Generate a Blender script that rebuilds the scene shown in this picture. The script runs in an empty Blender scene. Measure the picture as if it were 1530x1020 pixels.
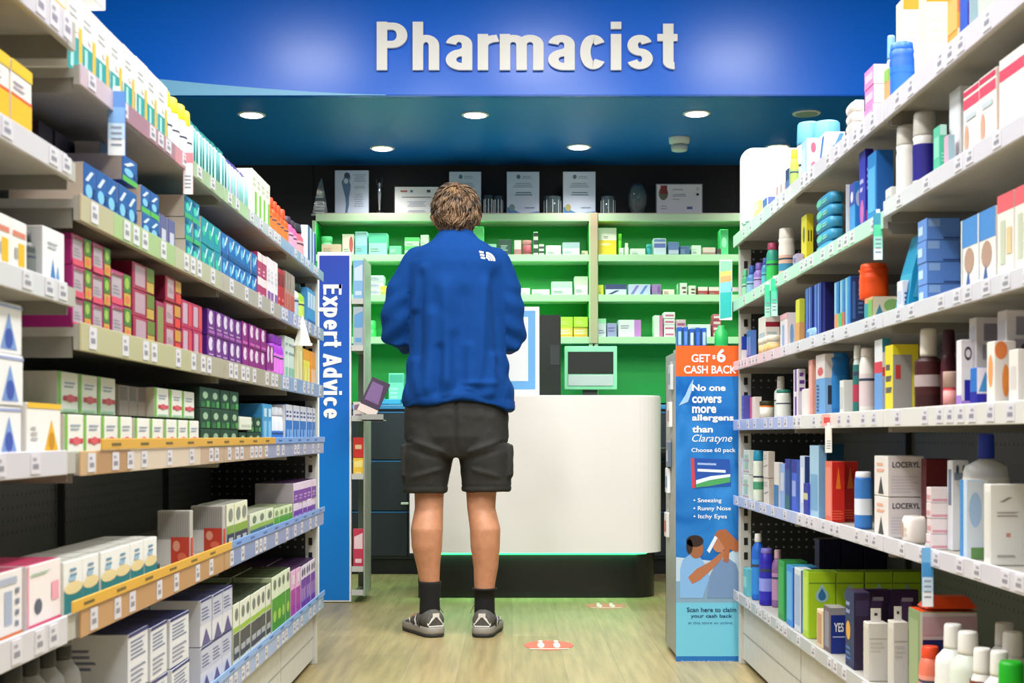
import bpy, bmesh, math, random
from mathutils import Vector, Matrix
random.seed(7)
S = bpy.context.scene
COL = S.collection
PI = math.pi
CAMZ = .787
F = 2000.0
def hexlin(h):
    h = h.lstrip('#'); out = []
    for i in (0, 2, 4):
        c = int(h[i:i+2], 16)/255
        out.append(c/12.92 if c <= .04045 else ((c+.055)/1.055)**2.4)
    return (*out, 1)
_M = {}
def mat(hexc, rough=.45, metal=0, spec=.5, emit=0, alpha=1, trans=0, noise=0, nscale=30, bump=0, bscale=60, coat=0):
    key = (hexc, rough, metal, spec, emit, alpha, trans, noise, nscale, bump, bscale, coat)
    if key in _M: return _M[key]
    m = bpy.data.materials.new('mat_'+hexc); m.use_nodes = True
    nt = m.node_tree; b = nt.nodes['Principled BSDF']
    b.inputs['Base Color'].default_value = hexlin(hexc)
    b.inputs['Roughness'].default_value = rough
    b.inputs['Metallic'].default_value = metal
    b.inputs['Specular IOR Level'].default_value = spec
    b.inputs['Alpha'].default_value = alpha
    b.inputs['Transmission Weight'].default_value = trans
    b.inputs['Coat Weight'].default_value = coat
    if emit:
        b.inputs['Emission Color'].default_value = hexlin(hexc); b.inputs['Emission Strength'].default_value = emit
    if noise or bump:
        tc = nt.nodes.new('ShaderNodeTexCoord')
        n = nt.nodes.new('ShaderNodeTexNoise'); n.inputs['Scale'].default_value = nscale if noise else bscale
        n.inputs['Detail'].default_value = 4
        nt.links.new(tc.outputs['Object'], n.inputs['Vector'])
        if noise:
            mx = nt.nodes.new('ShaderNodeMix'); mx.data_type = 'RGBA'; mx.blend_type = 'MULTIPLY'
            r = nt.nodes.new('ShaderNodeMapRange')
            r.inputs['From Min'].default_value = .3; r.inputs['From Max'].default_value = .7
            r.inputs['To Min'].default_value = 1-noise; r.inputs['To Max'].default_value = 1+noise*.4
            nt.links.new(n.outputs['Fac'], r.inputs['Value'])
            mx.inputs[0].default_value = 1
            mx.inputs[6].default_value = hexlin(hexc)
            nt.links.new(r.outputs['Result'], mx.inputs[7])
            nt.links.new(mx.outputs[2], b.inputs['Base Color'])
        if bump:
            bp = nt.nodes.new('ShaderNodeBump'); bp.inputs['Strength'].default_value = bump; bp.inputs['Distance'].default_value = .005
            n2 = nt.nodes.new('ShaderNodeTexNoise'); n2.inputs['Scale'].default_value = bscale; n2.inputs['Detail'].default_value = 5
            nt.links.new(tc.outputs['Object'], n2.inputs['Vector'])
            nt.links.new(n2.outputs['Fac'], bp.inputs['Height']); nt.links.new(bp.outputs['Normal'], b.inputs['Normal'])
    _M[key] = m
    return m
def M(x): return x if not isinstance(x, str) else mat(x)

class MB:
    """collects geometry for one mesh object"""
    def __init__(s): s.v = []; s.f = []; s.m = []; s.mats = []; s.smooth = []
    def mi(s, m):
        m = M(m)
        if m not in s.mats: s.mats.append(m)
        return s.mats.index(m)
    def face(s, pts, m, sm=False):
        b = len(s.v); s.v += [tuple(p) for p in pts]; s.f.append(tuple(range(b, b+len(pts)))); s.m.append(s.mi(m)); s.smooth.append(sm)
    def box(s, x0, x1, y0, y1, z0, z1, m, bev=0, top=None, sides=None):
        x0, x1 = sorted((x0, x1)); y0, y1 = sorted((y0, y1)); z0, z1 = sorted((z0, z1))
        if bev > 0:
            bm = bmesh.new(); bmesh.ops.create_cube(bm, size=1)
            for v in bm.verts:
                v.co = Vector(((x0+x1)/2+v.co.x*(x1-x0), (y0+y1)/2+v.co.y*(y1-y0), (z0+z1)/2+v.co.z*(z1-z0)))
            bev = min(bev, (x1-x0)*.3, (y1-y0)*.3, (z1-z0)*.3)
            bmesh.ops.bevel(bm, geom=bm.edges[:], offset=bev, segments=2 if bev > .003 else 1, affect='EDGES')
            s.addbm(bm, m); bm.free(); return
        P = [(x0,y0,z0),(x1,y0,z0),(x1,y1,z0),(x0,y1,z0),(x0,y0,z1),(x1,y0,z1),(x1,y1,z1),(x0,y1,z1)]
        b = len(s.v); s.v += P
        for q in ((0,3,2,1),(4,5,6,7),(0,1,5,4),(1,2,6,5),(2,3,7,6),(3,0,4,7)):
            s.f.append(tuple(b+i for i in q)); s.m.append(s.mi(m)); s.smooth.append(False)
    def addbm(s, bm, m, sm=False):
        bm.verts.index_update(); b = len(s.v); s.v += [tuple(v.co) for v in bm.verts]; k = s.mi(m)
        for f in bm.faces: s.f.append(tuple(b+v.index for v in f.verts)); s.m.append(k); s.smooth.append(sm)
    def rings(s, rings, m, cap0=True, cap1=True, sm=True, closed=True):
        b = len(s.v); n = len(rings[0]); k = s.mi(m)
        for r in rings: s.v += [tuple(p) for p in r]
        for i in range(len(rings)-1):
            for j in range(n if closed else n-1):
                j2 = (j+1) % n
                s.f.append((b+i*n+j, b+i*n+j2, b+(i+1)*n+j2, b+(i+1)*n+j)); s.m.append(k); s.smooth.append(sm)
        if cap0: s.f.append(tuple(b+j for j in reversed(range(n)))); s.m.append(k); s.smooth.append(False)
        if cap1: s.f.append(tuple(b+(len(rings)-1)*n+j for j in range(n))); s.m.append(k); s.smooth.append(False)
    def lathe(s, prof, m, c=(0,0,0), sx=1, sy=1, n=18, pw=2.0, sm=True):
        """prof: (radius, z) bottom to top; superellipse power pw"""
        R = []
        for r, z in prof:
            ring = []
            for j in range(n):
                a = 2*PI*j/n; ca, sa = math.cos(a), math.sin(a)
                e = 2/pw
                ring.append((c[0]+r*sx*math.copysign(abs(ca)**e, ca), c[1]+r*sy*math.copysign(abs(sa)**e, sa), c[2]+z))
            R.append(ring)
        s.rings(R, m, sm=sm)
    def tube(s, pts, r, m, n=8):
        pts = [Vector(p) for p in pts]; R = []
        rs = r if isinstance(r, (list, tuple)) else [r]*len(pts)
        for i, p in enumerate(pts):
            t = (pts[min(i+1, len(pts)-1)]-pts[max(i-1, 0)]).normalized()
            u = t.orthogonal().normalized() if i == 0 else (u-t*u.dot(t)).normalized()
            w = t.cross(u)
            R.append([p+rs[i]*(math.cos(2*PI*j/n)*u+math.sin(2*PI*j/n)*w) for j in range(n)])
        s.rings(R, m)
    def build(s, name, parent=None, loc=(0,0,0), rotz=0):
        me = bpy.data.meshes.new(name); me.from_pydata(s.v, [], s.f)
        for m in s.mats: me.materials.append(m)
        me.polygons.foreach_set('material_index', s.m); me.polygons.foreach_set('use_smooth', s.smooth)
        me.update()
        o = bpy.data.objects.new(name, me); COL.objects.link(o); o.parent = parent
        o.location = loc; o.rotation_euler = (0, 0, rotz)
        return o
def empty(name, loc=(0,0,0), rotz=0):
    o = bpy.data.objects.new(name, None); COL.objects.link(o); o.location = loc; o.rotation_euler = (0,0,rotz); o.empty_display_size = .05
    return o
def tag(o, label, cat, group=None):
    o['label'] = label; o['category'] = cat
    if group: o['group'] = group
    return o
def struct(o): o['kind'] = 'structure'; return o
CH = {}
def kids(o): return [c for c in CH.get(o.name, [])]
def reg(root):      # remember children for quick copying
    CH[root.name] = [c for c in bpy.data.objects if c.parent == root]
    for c in CH[root.name]: reg(c)
def copy_tree(o, parent=None):
    c = o.copy(); COL.objects.link(c); c.parent = parent
    for k in kids(o): copy_tree(k, c)
    return c
ORD = ['first','second','third','fourth','fifth','sixth','seventh','eighth','ninth','tenth','eleventh','twelfth','thirteenth','fourteenth','fifteenth','sixteenth']

# ---- flat text turned into mesh geometry -------------------------------------------------
def text_geo(txt, bold=0, extrude=0, space=1.0, shear=0):
    cu = bpy.data.curves.new('t', 'FONT'); cu.body = txt; cu.size = 1; cu.offset = bold; cu.extrude = extrude
    cu.space_character = space; cu.resolution_u = 4; cu.shear = shear
    o = bpy.data.objects.new('t', cu); COL.objects.link(o)
    dg = bpy.context.evaluated_depsgraph_get(); me = bpy.data.meshes.new_from_object(o.evaluated_get(dg))
    v = [tuple(p.co) for p in me.vertices]; f = [tuple(p.vertices) for p in me.polygons]
    bpy.data.objects.remove(o); bpy.data.curves.remove(cu); bpy.data.meshes.remove(me)
    x0 = min(p[0] for p in v); x1 = max(p[0] for p in v); y0 = min(p[1] for p in v); y1 = max(p[1] for p in v)
    return v, f, (x0, x1, y0, y1)
def put_text(mb, txt, m, fn, W=None, H=None, bold=0, ext=0, space=1.0, shear=0):
    """fn maps (u in 0..W, v in 0..H, depth) to a point"""
    v, f, (x0, x1, y0, y1) = text_geo(txt, bold, ext, space, shear)
    if W is None: W = H*(x1-x0)/(y1-y0)
    if H is None: H = W*(y1-y0)/(x1-x0)
    b = len(mb.v); k = mb.mi(m)
    mb.v += [tuple(fn((p[0]-x0)/(x1-x0)*W, (p[1]-y0)/(y1-y0)*H, p[2])) for p in v]
    for q in f: mb.f.append(tuple(b+i for i in q)); mb.m.append(k); mb.smooth.append(False)
    return W

# ---- products ----------------------------------------------------------------------------
# local frame: front looks to -Y, width along X, depth to +Y, base z=0, origin at the middle of the front's foot
def decals(mb, face, w, h, d, L):
    eps = .0004
    for i, q in enumerate(L):
        u0, v0, u1, v1, c = q[:5]; sh = q[5] if len(q) > 5 else 'r'
        e = eps*(1+i*.6)
        if face == 'F': fn = lambda u, v: (-w/2+u*w, -e, v*h)
        elif face == 'L': fn = lambda u, v: (-w/2-e, d*(1-u), v*h)
        elif face == 'R': fn = lambda u, v: (w/2+e, u*d, v*h)
        else: fn = lambda u, v: (-w/2+u*w, v*d, h+e)
        if sh == 'r': mb.face([fn(u0,v0), fn(u1,v0), fn(u1,v1), fn(u0,v1)], c)
        elif sh == 'e': mb.face([fn((u0+u1)/2+(u1-u0)/2*math.cos(2*PI*k/14), (v0+v1)/2+(v1-v0)/2*math.sin(2*PI*k/14)) for k in range(14)], c)
        elif sh == 't': mb.face([fn(u0,v0), fn(u1,v0), fn((u0+u1)/2,v1)], c)
        elif sh == 'drop':
            cu, r, rv = (u0+u1)/2, (u1-u0)/2, (v1-v0)*.36
            mb.face([fn(cu+r*math.cos(PI*(-1.15+1.3*k/10)+PI*0), v0+rv+rv*math.sin(PI*(-1.15+1.3*k/10))) for k in range(11)]+[fn(cu, v1)], c)
        elif sh == 'd': mb.face([fn(u0,v0), fn(u0+(u1-u0)*.35,v0), fn(u1,v1), fn(u0+(u1-u0)*.65,v1)], c)
        elif sh == 'l':
            n = q[6] if len(q) > 6 else 3; st = (v1-v0)/n
            rr = random.Random(int(u0*100+v0*1000+n))
            for k in range(n):
                mb.face([fn(u0,v0+st*k), fn(u0+(u1-u0)*rr.uniform(.6,1),v0+st*k), fn(u0+(u1-u0)*rr.uniform(.6,1),v0+st*(k+.5)), fn(u0,v0+st*(k+.5))], c)
        elif sh == 'b':   # barcode like bars
            n = q[6] if len(q) > 6 else 6; st = (u1-u0)/n
            for k in range(n): mb.face([fn(u0+st*k,v0), fn(u0+st*(k+.5),v0), fn(u0+st*(k+.5),v1), fn(u0+st*k,v1)], c)
def B(base, Fd=(), Sd=(), Td=(), side=None, top=None, txt=None, tab=False):
    def mk(w, h, d, name='carton'):
        mb = MB(); mb.box(-w/2, w/2, 0, d, 0, h, base, bev=.0012)
        S2 = list(Sd)
        if side: S2 = [(.01,.01,.99,.99,side)]+S2
        T2 = list(Td)
        if top: T2 = [(.01,.01,.99,.99,top)]+T2
        T2.append((.02,.13,.98,.15,mat('55564f')))       # tuck flap line
        decals(mb, 'F', w, h, d, Fd); decals(mb, 'L', w, h, d, S2); decals(mb, 'R', w, h, d, S2); decals(mb, 'T', w, h, d, T2)
        if tab:
            mb.box(-.001, .001, d*.25, d*.75, h-.002, h+.03, base)
            mb.face([(-.0014, d*.42, h+.014), (-.0014, d*.58, h+.014), (-.0014, d*.58, h+.02), (-.0014, d*.42, h+.02)], '333333')
            mb.face([(.0014, d*.42, h+.014), (.0014, d*.58, h+.014), (.0014, d*.58, h+.02), (.0014, d*.42, h+.02)], '333333')
        if txt:
            for (s, u, v, W, H, c) in txt:
                put_text(mb, s, c, lambda a, b, z: (w/2+.0012, u*d+a, v*h+b), W=W*d, H=H*h, bold=.02)
        return mb.build(name)
    mk.kind = 'carton'; return mk
def BT(body, cap, label=None, capf=.18, neck=.6, sy=.7, shape='round', lab=(.15,.7), label2=None, capw=None, name='bottle', ldots=True, soft=.82):
    def mk(w, h, d, nm='bottle'):
        root = empty(nm); r = w/2; dd = min(d, w*sy*1.3)/2 if shape != 'round' else r
        sy_ = dd/r; H = h*(1-capf); nr = r*neck; c = (0, dd, 0)
        pw = 2.0 if shape == 'round' else 2.8
        mb = MB(); mb.lathe([(r*.9,0),(r*.98,h*.015),(r,h*.04),(r,H*soft),(r*.93,H*(soft+.4*(1-soft))),(nr*1.1,H*.985),(nr,H)], body, c=c, sy=sy_, pw=pw); mb.build('body', root)
        cw = capw*r if capw else nr*1.15
        mc = MB(); mc.lathe([(cw,H-.001),(cw*1.02,H+h*capf*.1),(cw*.97,H+h*capf*.9),(cw*.85,h)], cap, c=c, sy=max(sy_, .75) if cw < r*.85 else sy_, n=16); mc.build('cap', root)
        if label:
            ml = MB(); z0, z1 = lab[0]*H, lab[1]*H; e = 1.012
            def band(za, zb, m, k=1.0):
                R = []
                for z in (za, zb):
                    ring = []
                    for j in range(24):
                        a = 2*PI*j/24; ca, sa = math.cos(a), math.sin(a); q = 2/pw
                        ring.append((c[0]+r*e*k*math.copysign(abs(ca)**q, ca), c[1]+dd*e*k*math.copysign(abs(sa)**q, sa), z))
                    R.append(ring)
                ml.rings(R, m, cap0=False, cap1=False)
            band(z0, z1, label)
            if label2: band(z0+(z1-z0)*.25, z0+(z1-z0)*.6, label2, 1.01)
            band(z1-(z1-z0)*.22, z1-(z1-z0)*.14, mat('3a4560') if ldots else label, 1.016)
            ml.build('label', root)
        reg(root); return root
    mk.kind = name; return mk
def TB(body, cap, band=None, name='tube'):
    """squeeze tube standing on its cap"""
    def mk(w, h, d, nm='tube'):
        root = empty(nm); r = w/2; n = 20; c = (0, min(r, d/2), 0); dy = min(r, d/2); hc = h*.18
        mc = MB(); mc.lathe([(r*.7,0),(r*.72,hc*.9),(r*.66,hc)], cap, c=c, sy=dy/r); mc.build('cap', root)
        mb = MB(); R = []
        for t in (0, .05, .3, .6, .85, .97, 1.0):
            z = hc+(h-hc)*t; a = r*(.8+.2*min(1, t*4)) if t < .9 else r; b = dy*(.85*(1-t**1.6)+.03)
            R.append([(c[0]+a*math.cos(2*PI*j/n), c[1]+b*math.sin(2*PI*j/n), z) for j in range(n)])
        mb.rings(R, body); mb.build('body', root)
        if band:
            ml = MB(); R = []
            for t in (.3, .7):
                z = hc+(h-hc)*t; a = r*1.012; b = dy*(.85*(1-t**1.6)+.03)*1.06+.0006
                R.append([(c[0]+a*math.cos(2*PI*j/n), c[1]+b*math.sin(2*PI*j/n), z) for j in range(n)])
            ml.rings(R, band, cap0=False, cap1=False); ml.build('label', root)
        reg(root); return root
    mk.kind = name; return mk
def JAR(body, lid, label=None, lf=.3, name='jar'):
    def mk(w, h, d, nm='jar'):
        root = empty(nm); r = w/2; c = (0, r, 0); H = h*(1-lf)
        mb = MB(); mb.lathe([(r*.85,0),(r*.95,h*.03),(r*.95,H*.95),(r*.88,H)], body, c=c); mb.build('body', root)
        ml = MB(); ml.lathe([(r,H*.98),(r,h*.97),(r*.95,h)], lid, c=c); ml.build('lid', root)
        if label:
            mk_ = MB(); mk_.lathe([(r*.965,H*.15),(r*.965,H*.85)], label, c=c); mk_.build('label', root)
        reg(root); return root
    mk.kind = name; return mk
def BL(card, blister, band, name='blister_pack'):
    """hanging card with a clear bubble holding a brush"""
    def mk(w, h, d, nm='blister_pack'):
        root = empty(nm)
        mb = MB(); mb.box(-w/2, w/2, d*.5, d*.5+.0012, 0, h, card)
        mb.face([(-w/2, d*.5-.0004, 0), (w/2, d*.5-.0004, 0), (w/2, d*.5-.0004, h*.25), (-w/2, d*.5-.0004, h*.25)], band)
        mb.build('card', root)
        m2 = MB(); m2.lathe([(w*.30, h*.06),(w*.36, h*.1),(w*.36, h*.84),(w*.2, h*.9)], blister, c=(0, d*.5-w*.02, 0), sy=.8, n=10); m2.build('bubble', root)
        m3 = MB(); m3.tube([(0, d*.45-w*.22, h*.1), (0, d*.45-w*.26, h*.5), (0, d*.45-w*.2, h*.82)], [w*.12, w*.08, w*.14], band, n=6); m3.build('brush', root)
        reg(root); return root
    mk.kind = name; return mk
def WP(base, flap, blob, name='wipes_pack'):
    """soft flat pack lying down"""
    def mk(w, h, d, nm='wipes_pack'):
        root = empty(nm); mb = MB(); n = 20; R = []
        for t, k in ((0,.8),(.15,.97),(.5,1),(.85,.97),(1,.8)):
            R.append([(w/2*k*math.copysign(abs(math.cos(a))**.45, math.cos(a)), d/2+d/2*k*math.copysign(abs(math.sin(a))**.45, math.sin(a)), h*t) for a in [2*PI*j/n for j in range(n)]])
        mb.rings(R, base); decals(mb, 'F', w*.8, h, d, [(.05,.2,.5,.8,blob,'e'),(.55,.3,.95,.7,flap,'l',2)])
        mb.build('pack', root)
        m2 = MB(); m2.box(-w*.2, w*.2, d*.3, d*.7, h, h+.001, flap); m2.build('flap', root)
        reg(root); return root
    mk.kind = name; return mk

LAT = {-1: .672, 1: .785}
LZ = {'L1':(1.352,1.320),'L2':(1.154,1.114),'L3':(.959,.917),'L4':(.763,.726),'L5':(.522,.480),'L6':(.232,.190)}
RZ = {'R1':(1.475,1.435),'R2n':(1.268,1.236),'R2':(1.250,1.215),'R3':(1.040,1.010),'R4':(.840,.805),'R5':(.580,.548),'R6':(.255,.222)}
def lat_d(side, x, sb=0): return F*(LAT[side]+sb)/abs(x-765)
COUNT = [0]; BOXNAME = ['carton']
def row(side, z, xn, xf, yt, n, mk, desc, dep=.1, layers=1, cols=None, sb=0, lift=0, back=1, name=None, cat=None, group=None, gap=.955, jit=1, yaw=0):
    """a row of like products on a shelf: near edge seen at xn, far edge at xf, top of the near end at yt"""
    d0, d1 = lat_d(side, xn, sb), lat_d(side, xf, sb)
    d1 = min(d1, 4.588); d0 = min(d0, d1-.012*n)
    W = (d1-d0)/n; H = (CAMZ+(650-yt)*d0/F-z-lift)/layers
    up = [q[1] for q in (list(LZ.values()) if side < 0 else list(RZ.values())) if q[1] > z+.08] + ([1.365,1.168,.98,.73,.482] if side < 0 and d1 < 2.03 else [])
    up = [q for q in up if q > z+.08]
    if up and not (side < 0 and d1 < 2.03) and z < 1.2: H = min(H, (min(up)-.016-z-lift)/layers)
    if H < .01: print('ROW too low', desc, H); H = .05
    nm = name or (BOXNAME[0] if mk.kind == 'carton' else mk.kind)
    proto = mk(W*gap, H*.985, dep, nm); first = True
    if proto.type == 'MESH': reg(proto)
    ct = cat or ('box' if mk.kind == 'carton' and not name else None) or {'carton':'box','blister_pack':'toothbrush pack','wipes_pack':'wipes'}.get(nm, nm)
    total = n*layers*back
    for b in range(back):
        for i in range(n):
            k = layers if cols is None else cols[i]
            for l in range(k):
                o = proto if first else copy_tree(proto); first = False
                jx = random.uniform(-.003, .003)*jit; jr = random.uniform(-.012, .012)*jit
                o.location = (side*(LAT[side]+sb+abs(jx)+b*(dep+.004)), d0+W*(i+.5), z+lift+l*H+.0006)
                o.rotation_euler = (0, 0, -side*PI/2+jr+yaw)
                lab = desc
                if n > 1: lab += f', {ORD[i]} from camera' if i < 16 else ', farthest from camera'
                if k > 1: lab += ', ' + (['bottom','top'] if k == 2 else ['bottom','middle','top'] if k == 3 else ['lowest','second up','third up','fourth up','topmost','sixth up'])[l] + (' layer')
                if b: lab += f', {ORD[b]} row'
                if back > 1 and b == 0 and len(lab.split()) < 15: lab += ', front row'
                if len(lab.replace('-',' ').split()) > 16: print('LONG', lab)
                o['label'] = lab; o['category'] = ct
                if total > 1: o['group'] = group or desc+'s'
                COUNT[0] += 1
    return proto
# ---- condensed grotesque lettering drawn from strokes ------------------------------------
def _arc(cx, cy, rx, ry, a0, a1, n=14):
    return [(cx+rx*math.cos(math.radians(a0+(a1-a0)*k/n)), cy+ry*math.sin(math.radians(a0+(a1-a0)*k/n))) for k in range(n+1)]
# unit: cap height 1, x height .76, stroke ~ .19 ; each glyph: (advance, [polylines])
XH = .745
def glyphs(t):
    h = t/2; R = {}
    bw = .46                       # bowl width outer
    rx = bw/2-h; yc = XH/2; ry = XH/2-h
    R['P'] = (.60, [[(h,0),(h,1)], [(h,1-h),(.26,1-h)]+_arc(.27,.72,.24-h+.02,.28-h,90,-90)+[(h,.44+h)]])
    R['h'] = (.55, [[(h,0),(h,1)], _arc(bw/2,XH-h-.15,rx,.15,180,0)+[(bw-h,0)]])
    R['a'] = (.53, [_arc(bw/2,XH-h-.13,rx,.13,172,0)+[(bw-h,.0)], [(bw-h,.445-h*.2)]+_arc(bw-h-.10,.215,bw-2*h-.10,.215-h*.80,92,270)+[(bw-h,h*.85)]])
    R['r'] = (.36, [[(h,0),(h,XH)], _arc(.33,XH-h-.16,.33-h,.16,180,92)+[(.35,XH-h*.92)]])
    R['m'] = (.815, [[(h,0),(h,XH)], _arc(.2325,XH-h-.13,.235-h,.13,180,0)+[(.47-h,0)], _arc(.5225,XH-h-.13,.145,.13,180,0)+[(.6675,0)]])
    R['c'] = (.51, [_arc(bw/2,yc,rx,ry,38,322,26)])
    R['i'] = (.26, [[(h,0),(h,XH)], [(h,.85),(h,1)]])
    R['s'] = (.50, [_arc(.22,XH/2+(XH/2-h)/2,.215-h,(XH/2-h)/2,18,262,16)+_arc(.22,XH/2-(XH/2-h)/2,.225-h,(XH/2-h)/2,82,-162,16)])
    R['t'] = (.36, [[(.19,.96),(.19,.2)]+_arc(.19+.10,h+.09,.10,.09,180,275), [(.0,XH-h*.8),(.35,XH-h*.8)]])
    R['E'] = (.52, [[(h,0),(h,1)], [(0,h),(.47,h)], [(0,.52),(.43,.52)], [(0,1-h),(.47,1-h)]])
    R['x'] = (.50, [[(.05,0),(.42,XH)], [(.42,0),(.05,XH)]])
    R['p'] = (.55, [[(h,-.26),(h,XH)], _arc(bw/2,yc,rx,ry,0,360,26)])
    R['d'] = (.55, [[(bw-h,0),(bw-h,1)], _arc(bw/2,yc,rx,ry,0,360,26)])
    R['e'] = (.52, [_arc(bw/2,yc,rx,ry,-35,-360,26)+[(h,yc)], [(h,yc-.01),(bw-h*.9,yc-.01)]])
    R['A'] = (.60, [[(.06,0),(.28,.97)], [(.50,0),(.28,.97)], [(.14,.25),(.42,.25)]])
    R['v'] = (.49, [[(.05,XH),(.235,.02)], [(.42,XH),(.235,.02)]])
    R[' '] = (.26, [])
    return R
def stroke_text(mb, txt, m, fn, W, H, t=.182, ext=.01, track=.022):
    G = glyphs(t); adv = sum(G[c][0]+track for c in txt)-track; x0 = 0; zi = 0
    for ch in txt:
        a, pls = G[ch]
        for pl in pls:
            P = [Vector(p) for p in pl]; n = len(P); Lf = []; Rt = []; zi += 1
            for i in range(n):
                t0 = (P[i]-P[i-1]).normalized() if i else None
                t1 = (P[i+1]-P[i]).normalized() if i < n-1 else None
                if t0 is None: tt = t1; k = 1
                elif t1 is None: tt = t0; k = 1
                else:
                    tt = (t0+t1).normalized(); k = min(1.6, 1/max(.5, tt.dot(t1)))
                nn = Vector((-tt.y, tt.x))*(t/2)*k
                vert = abs(tt.x)/max(1e-6, tt.length)
                nn = Vector((nn.x, nn.y*.80))
                Lf.append(P[i]+nn); Rt.append(P[i]-nn)
            q = lambda p, d: fn((x0+p.x)/adv*W, p.y*H, d)
            e = ext+(zi % 3)*.00025
            b = len(mb.v)
            R = [[q(Lf[i], e), q(Rt[i], e), q(Rt[i], 0), q(Lf[i], 0)] for i in range(n)]
            mb.rings(R, m, sm=False)
        x0 += a+track
# ============================ the setting =================================================
def node_mat(name): 
    m = bpy.data.materials.new(name); m.use_nodes = True
    return m, m.node_tree, m.node_tree.nodes['Principled BSDF']
def floor_mat():
    m, nt, b = node_mat('vinyl_planks')
    tc = nt.nodes.new('ShaderNodeTexCoord'); mp = nt.nodes.new('ShaderNodeMapping'); mp.inputs['Rotation'].default_value = (0,0,PI/2)
    br = nt.nodes.new('ShaderNodeTexBrick'); br.offset = .37
    br.inputs['Scale'].default_value = 1; br.inputs['Brick Width'].default_value = 1.2; br.inputs['Row Height'].default_value = .18
    br.inputs['Mortar Size'].default_value = .0015; br.inputs['Color1'].default_value = hexlin('a8976c'); br.inputs['Color2'].default_value = hexlin('98875c'); br.inputs['Mortar'].default_value = hexlin('8c7c5e')
    nz = nt.nodes.new('ShaderNodeTexNoise'); m2 = nt.nodes.new('ShaderNodeMapping'); m2.inputs['Scale'].default_value = (14, .9, 1)
    nz.inputs['Scale'].default_value = 3; nz.inputs['Detail'].default_value = 6
    mx = nt.nodes.new('ShaderNodeMix'); mx.data_type = 'RGBA'; mx.blend_type = 'OVERLAY'; mx.inputs[0].default_value = .55
    nt.links.new(tc.outputs['Object'], mp.inputs['Vector']); nt.links.new(mp.outputs[0], br.inputs['Vector'])
    nt.links.new(tc.outputs['Object'], m2.inputs['Vector']); nt.links.new(m2.outputs[0], nz.inputs['Vector'])
    nt.links.new(br.outputs['Color'], mx.inputs[6]); nt.links.new(nz.outputs['Fac'], mx.inputs[7]); nt.links.new(mx.outputs[2], b.inputs['Base Color'])
    b.inputs['Roughness'].default_value = .38
    return m
def peg_mat(base, dot, sp=.026, r=.16, axis='Y', zrange=None):
    """perforated sheet steel: a regular grid of round holes"""
    m, nt, b = node_mat('perforated_panel')
    tc = nt.nodes.new('ShaderNodeTexCoord'); sx = nt.nodes.new('ShaderNodeSeparateXYZ'); nt.links.new(tc.outputs['Object'], sx.inputs[0])
    def math_(op, a, c=None):
        n = nt.nodes.new('ShaderNodeMath'); n.operation = op
        for i, q in enumerate((a, c)):
            if q is None: continue
            if isinstance(q, (int, float)): n.inputs[i].default_value = q
            else: nt.links.new(q, n.inputs[i])
        return n.outputs[0]
    fu = math_('SUBTRACT', math_('FRACT', math_('DIVIDE', sx.outputs[axis], sp)), .5)
    fv = math_('SUBTRACT', math_('FRACT', math_('DIVIDE', sx.outputs['Z'], sp)), .5)
    dd = math_('ADD', math_('MULTIPLY', fu, fu), math_('MULTIPLY', fv, fv))
    hole = math_('LESS_THAN', dd, r*r)
    # holes run in broad bands, plain steel between them
    band = math_('LESS_THAN', math_('FRACT', math_('DIVIDE', sx.outputs['Z'], .19)), .62)
    hole = math_('MULTIPLY', hole, band)
    mx = nt.nodes.new('ShaderNodeMix'); mx.data_type = 'RGBA'; nt.links.new(hole, mx.inputs[0])
    mx.inputs[6].default_value = hexlin(base); mx.inputs[7].default_value = hexlin(dot)
    nt.links.new(mx.outputs[2], b.inputs['Base Color']); b.inputs['Roughness'].default_value = .45
    return m
mb = MB(); mb.box(-5, 5, -2.5, 8.2, -.1, 0, floor_mat()); struct(mb.build('floor'))
mb = MB(); mb.box(-5, 5, -.6, 6.36, 3.2, 3.3, mat('77777a', .8)); struct(mb.build('ceiling'))
mb = MB(); mb.box(-5, 5, 8.0, 8.12, 0, 3.3, mat('15161a', .5, noise=.15)); 
for x in (-4.5, -3.3, -2.1, -1.19, 1.35, 2.55, 3.7): mb.box(x-.004, x+.004, 7.995, 8.0, 1.9, 2.41, mat('050506'))
struct(mb.build('wall_back'))
for sx_, nm in ((-1, 'wall_left'), (1, 'wall_right')):
    mb = MB(); mb.box(sx_*5, sx_*5.1, -.6, 8.1, 0, 3.3, mat('c9c9c4', .8)); struct(mb.build(nm))
# blue bulkhead above the dispensary, and the soffit behind it
blue_gloss = mat('006ae8', .24, spec=.3, coat=0)
mb = MB(); mb.box(-5, 5, 6.36, 6.40, 2.40, 3.3, blue_gloss, bev=.004); struct(mb.build('trim_1'))
mb = MB(); mb.box(-5, 5, 6.40, 8.0, 2.40, 2.44, mat('0070cc', .42, noise=.12, nscale=1.2)); struct(mb.build('trim_2'))
# lettering and swoosh of the bulkhead sign
sg = tag(empty('store_sign', (.07, 6.36, 2.4)), 'white raised Pharmacist lettering with pale blue swoosh on the blue bulkhead', 'sign')
ppm = F/6.345
mb = MB(); X0 = (563-765)/ppm-.07; Zb = CAMZ+(650-105)/ppm-2.4; Wt = 450/ppm; Ht = 72/ppm
stroke_text(mb, 'Pharmacist', mat('f4f4f2', .4), lambda u, v, d: (X0+u, -.004-d, Zb+v), Wt, Ht, ext=.018)
mb.build('lettering', sg)
mb = MB(); up = []; lo = []
for k in range(25):
    t = k/24; x = -1.76+t*1.16
    up.append((x-.07, -.0022, .083*(1-t)**1.5+.004)); lo.append((x-.07, -.0022, .022*(1-t)*0+.001))
mb.face([(-3.6, -.0022, .001), (-1.83, -.0022, .001), (-1.83, -.0022, .087), (-3.6, -.0022, .22)], mat('7cc4f2', .4))
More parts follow.
